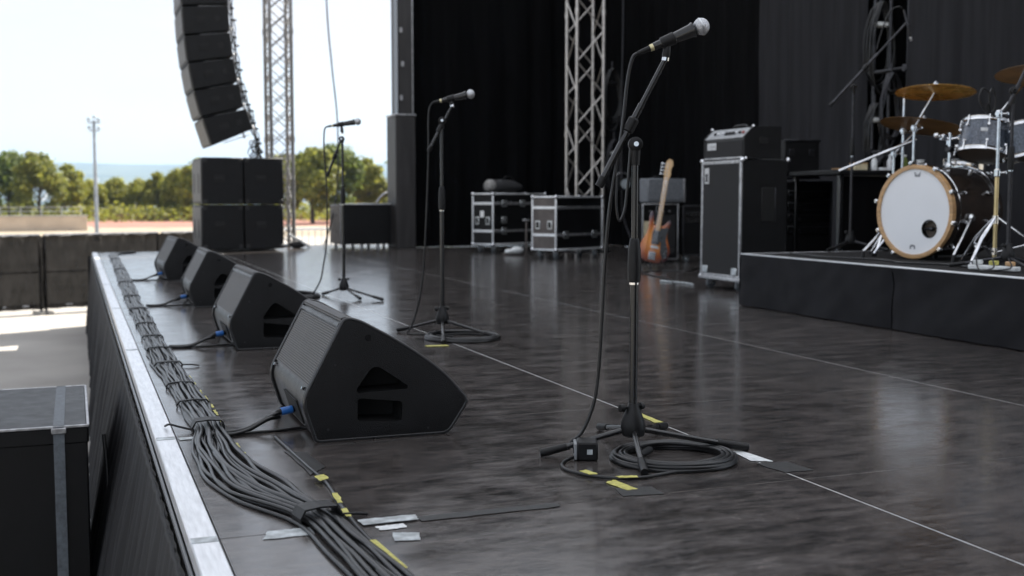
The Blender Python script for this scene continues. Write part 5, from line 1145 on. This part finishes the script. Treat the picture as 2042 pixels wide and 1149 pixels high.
for k in range(24): MB().cyl((.07 + k * .142, 0, .2), (.07 + k * .142, 0, 1.46), .009, seg=6).build('bar', 'galv', T)
for x in (.0, 1.7, 3.4): MB().cyl((x, 0, 0), (x, 0, 1.47), .024, seg=8).box((x, 0, .02), (.06, .6, .03), .006).build('post', 'galv', T)
# floodlight pole
T = thing('floodlight_pole', 'slim grey pole with a cluster of floodlights against the sky', 'light pole', (1.05, 60, GZ))
MB().lathe((0, 0, 0), (0, 0, 1), [(0, .11), (.3, .105), (5.8, .07), (5.85, .05)], 14).build('pole', 'pole_grey', T); MB().box((0, 0, .1), (.4, .4, .2), .03).build('footing', 'concrete', T)
MB().box((0, 0, 5.75), (.62, .08, .07), .01).box((0, 0, 5.35), (.5, .08, .06), .01).build('crossarm', 'pole_grey', T)
for x, z in ((-.24, 5.9), (.22, 5.88), (-.22, 5.5), (.22, 5.48), (0.02, 6.0)):
    l = MB().box((x, -.06, z), (.17, .16, .15), .03).build('floodlight', 'pole_grey', T); MB().box((x, -.145, z), (.13, .012, .11), .004).build('lens', 'lens', l)
# low wall, far fences
T = thing('low_wall', 'pale tan retaining wall with a thin railing beyond the field', 'wall', (-14, 78, GZ))
MB().box((7.4, .3, .45), (14.8, .6, .9), .02).build('wall', 'wall_tan', T); MB().box((7.4, .3, .93), (14.9, .7, .06), .01).build('coping', 'concrete', T)
for k in range(13): MB().cyl((.3 + k * 1.18, .3, .95), (.3 + k * 1.18, .3, 1.5), .03, seg=6).build('railing_post', 'galv', T)
for z in (1.22, 1.48): MB().cyl((.3, .3, z), (14.5, .3, z), .022, seg=6).build('railing', 'galv', T)
T = thing('far_fence', 'low reddish post-and-rail fence along the running track', 'fence', (1.5, 110, GZ))
for k in range(22): MB().cyl((k * 1.9, 0, 0), (k * 1.9, 0, 1.25 + .15 * (k % 3)), .06, seg=6).build('post', 'case_brown' if k % 2 else 'galv', T)
for z in (.55, 1.1): MB().box((20, 0, z), (40, .05, .08)).build('rail', 'galv', T)
MB().box((20, .3, .28), (40, .3, .55)).build('board', 'track_red', T)

# ---------------------------------------------------------------- trees
def make_tree(seed, leafm, hgt=6.0, wid=4.2, nleaf=9000, leaf=.17):
    r_ = random.Random(seed); cs = []
    T = thing('tree', 'x', 'tree', (0, 0, 0), 0, 'trees beyond the field')
    limbs = []
    for k in range(9):
        a = k * 2.4 + r_.random(); t = .3 + .65 * k / 9; e = Vector((math.cos(a) * wid * .38 * (1.1 - t * .6) * r_.uniform(.6, 1.1), math.sin(a) * wid * .38 * (1.1 - t * .6) * r_.uniform(.6, 1.1), hgt * (.34 + .5 * t)))
        limbs.append((Vector((0, 0, hgt * (.12 + .4 * t))), e)); cs.append((e, wid * r_.uniform(.12, .22)))
    for k in range(34):
        a = r_.random() * 6.28; t = r_.random() ** .8; q = Vector((math.cos(a) * wid * .46 * math.sqrt(r_.random()) * (1.05 - .7 * t), math.sin(a) * wid * .46 * math.sqrt(r_.random()) * (1.05 - .7 * t), hgt * (.2 + .70 * t))); cs.append((q, wid * r_.uniform(.05, .17)))
    tr = MB().tube([(0, 0, 0), (.04, 0, hgt * .2), (-.03, .05, hgt * .45), (.02, 0, hgt * .8)], [hgt * .026, hgt * .021, hgt * .015, hgt * .004], 8)
    for a, b in limbs: tr.tube([a, a.lerp(b, .5) + Vector((0, 0, .1)), b], [hgt * .011, hgt * .007, hgt * .003], 5)
    tr.build('trunk', 'bark', T, smooth=80)
    vs = []; fs = []; wt = [c[1] ** 2 for c in cs]
    for i in range(nleaf):
        c, s = r_.choices(cs, wt)[0]; d = Vector((r_.gauss(0, 1), r_.gauss(0, 1), r_.gauss(0, 1))).normalized(); p = c + Vector((d.x, d.y, d.z * .8)) * s * (r_.uniform(.2, 1.2) ** .6) * (1 if r_.random() < .88 else 1.35)
        n = (d + Vector((r_.gauss(0, .6), r_.gauss(0, .6), r_.gauss(0, .6) + .3))).normalized(); u, w, _ = basis(n); sz = leaf * r_.uniform(.55, 1.35); a = r_.random() * 6.28; u, w = u * math.cos(a) + w * math.sin(a), w * math.cos(a) - u * math.sin(a)
        b = len(vs); vs += [p + u * sz, p + w * sz * .6, p - u * sz, p - w * sz * .6]; fs.append((b, b + 1, b + 2, b + 3))
    MB().add(vs, fs).build('crown', leafm, T, smooth=0, fix=False)
    return T
TV = [make_tree(1, 'leaf_a', 6.2, 5.0), make_tree(2, 'leaf_b', 5.6, 3.6), make_tree(3, 'leaf_c', 6.4, 5.4), make_tree(4, 'leaf_b', 4.2, 4.0)]
used = set()
# (pixel-free) azimuth in degrees, distance, variant, scale, label
TR = [(-4.4, 104, 0, .98, 'leafy tree cut by the left edge of the picture'), (-2.75, 108, 2, .95, 'broad dark green tree second from the left'), (-1.45, 104, 0, 1.0, 'broad tree with an olive crown left of the floodlight pole'), (-.15, 108, 1, .92, 'yellow-green tree touching the floodlight pole'),
      (.9, 112, 3, .86, 'low bushy tree right of the floodlight pole'), (1.8, 114, 3, .92, 'low yellow-green tree in the middle of the tree line left of the subwoofers'), (2.8, 114, 3, .9, 'low bushy tree nearer to the subwoofers'), (3.8, 112, 1, .82, 'low light green tree third from the subwoofers'), (4.7, 110, 3, 1.1, 'bushy tree second from the subwoofers'), (5.6, 106, 1, 1.02, 'tall bright tree just left of the subwoofers'),
      (9.4, 100, 0, .98, 'tree behind the slim lattice tower'), (11.0, 92, 0, 1.03, 'full green tree just right of the slim lattice tower'), (12.4, 94, 2, 1.0, 'dark green tree behind the farthest microphone'), (13.7, 98, 1, 1.0, 'light green tree right of the farthest microphone'), (14.7, 112, 3, .8, 'small low tree in the dip right of the farthest microphone'), (16.2, 96, 2, 1.02, 'tall dark green tree touching the wing pillar'), (17.3, 100, 0, .9, 'tree mostly hidden behind the wing pillar')]
for k, (az, d, v, s, lb) in enumerate(TR):
    az = R(az); loc = (d * math.sin(az), d * math.cos(az), GZ)
    t = TV[v] if v not in used else dup(TV[v]); used.add(v)
    t.location = loc; t.rotation_euler = (0, 0, k * 1.9); t.scale = (s * (1 + .12 * math.sin(k * 3)), s * (1 + .12 * math.sin(k * 3)), s); t['label'] = lb
# hedge of bushes seen as one mass under the trees
r_ = random.Random(5); vs = []; fs = []
for i in range(9000):
    az = R(r_.uniform(-6, 19)); d = r_.uniform(101, 118); x, y = d * math.sin(az), d * math.cos(az); hh = .8 + .9 * (mnoise.noise(Vector((x * .5, y * .2, 0))) + .6); p = Vector((x, y, GZ + r_.random() * hh)); u, w, _ = basis((r_.gauss(0, 1), r_.gauss(0, 1), r_.gauss(0, 1) + .6)); sz = r_.uniform(.1, .24)
    b = len(vs); vs += [p + u * sz, p + w * sz * .7, p - u * sz, p - w * sz * .7]; fs.append((b, b + 1, b + 2, b + 3))
struct(MB().add(vs, fs).build('undergrowth', 'leaf_a', smooth=0, fix=False), 'stuff')
# far-off town on the valley slope, one mass
vs = []; fs = []; mb = MB()
for i in range(420):
    az = R(r_.uniform(-6, 20)); d = r_.uniform(2350, 3300); x, y = d * math.sin(az), d * math.cos(az); w_ = r_.uniform(6, 16); mb.box((x, y, terr(x, y) + 2.5), (w_, r_.uniform(6, 14), r_.uniform(4, 8)), rz=r_.random() * 3)
struct(mb.build('far_town', 'town', smooth=0), 'stuff')

# ---------------------------------------------------------------- haze
hz = bpy.data.materials.new('haze'); hz.use_nodes = True; n = hz.node_tree; n.nodes.clear(); oo = n.nodes.new('ShaderNodeOutputMaterial'); pv = n.nodes.new('ShaderNodeVolumePrincipled')
pv.inputs['Color'].default_value = (.55, .75, 1, 1); pv.inputs['Density'].default_value = .0002; pv.inputs['Anisotropy'].default_value = .2; n.links.new(pv.outputs[0], oo.inputs['Volume']); MATS['haze'] = hz
HZ = True
if HZ: struct(MB().box((0, 0, 65), (22000, 22000, 290)).build('haze', 'haze', smooth=0), 'stuff')
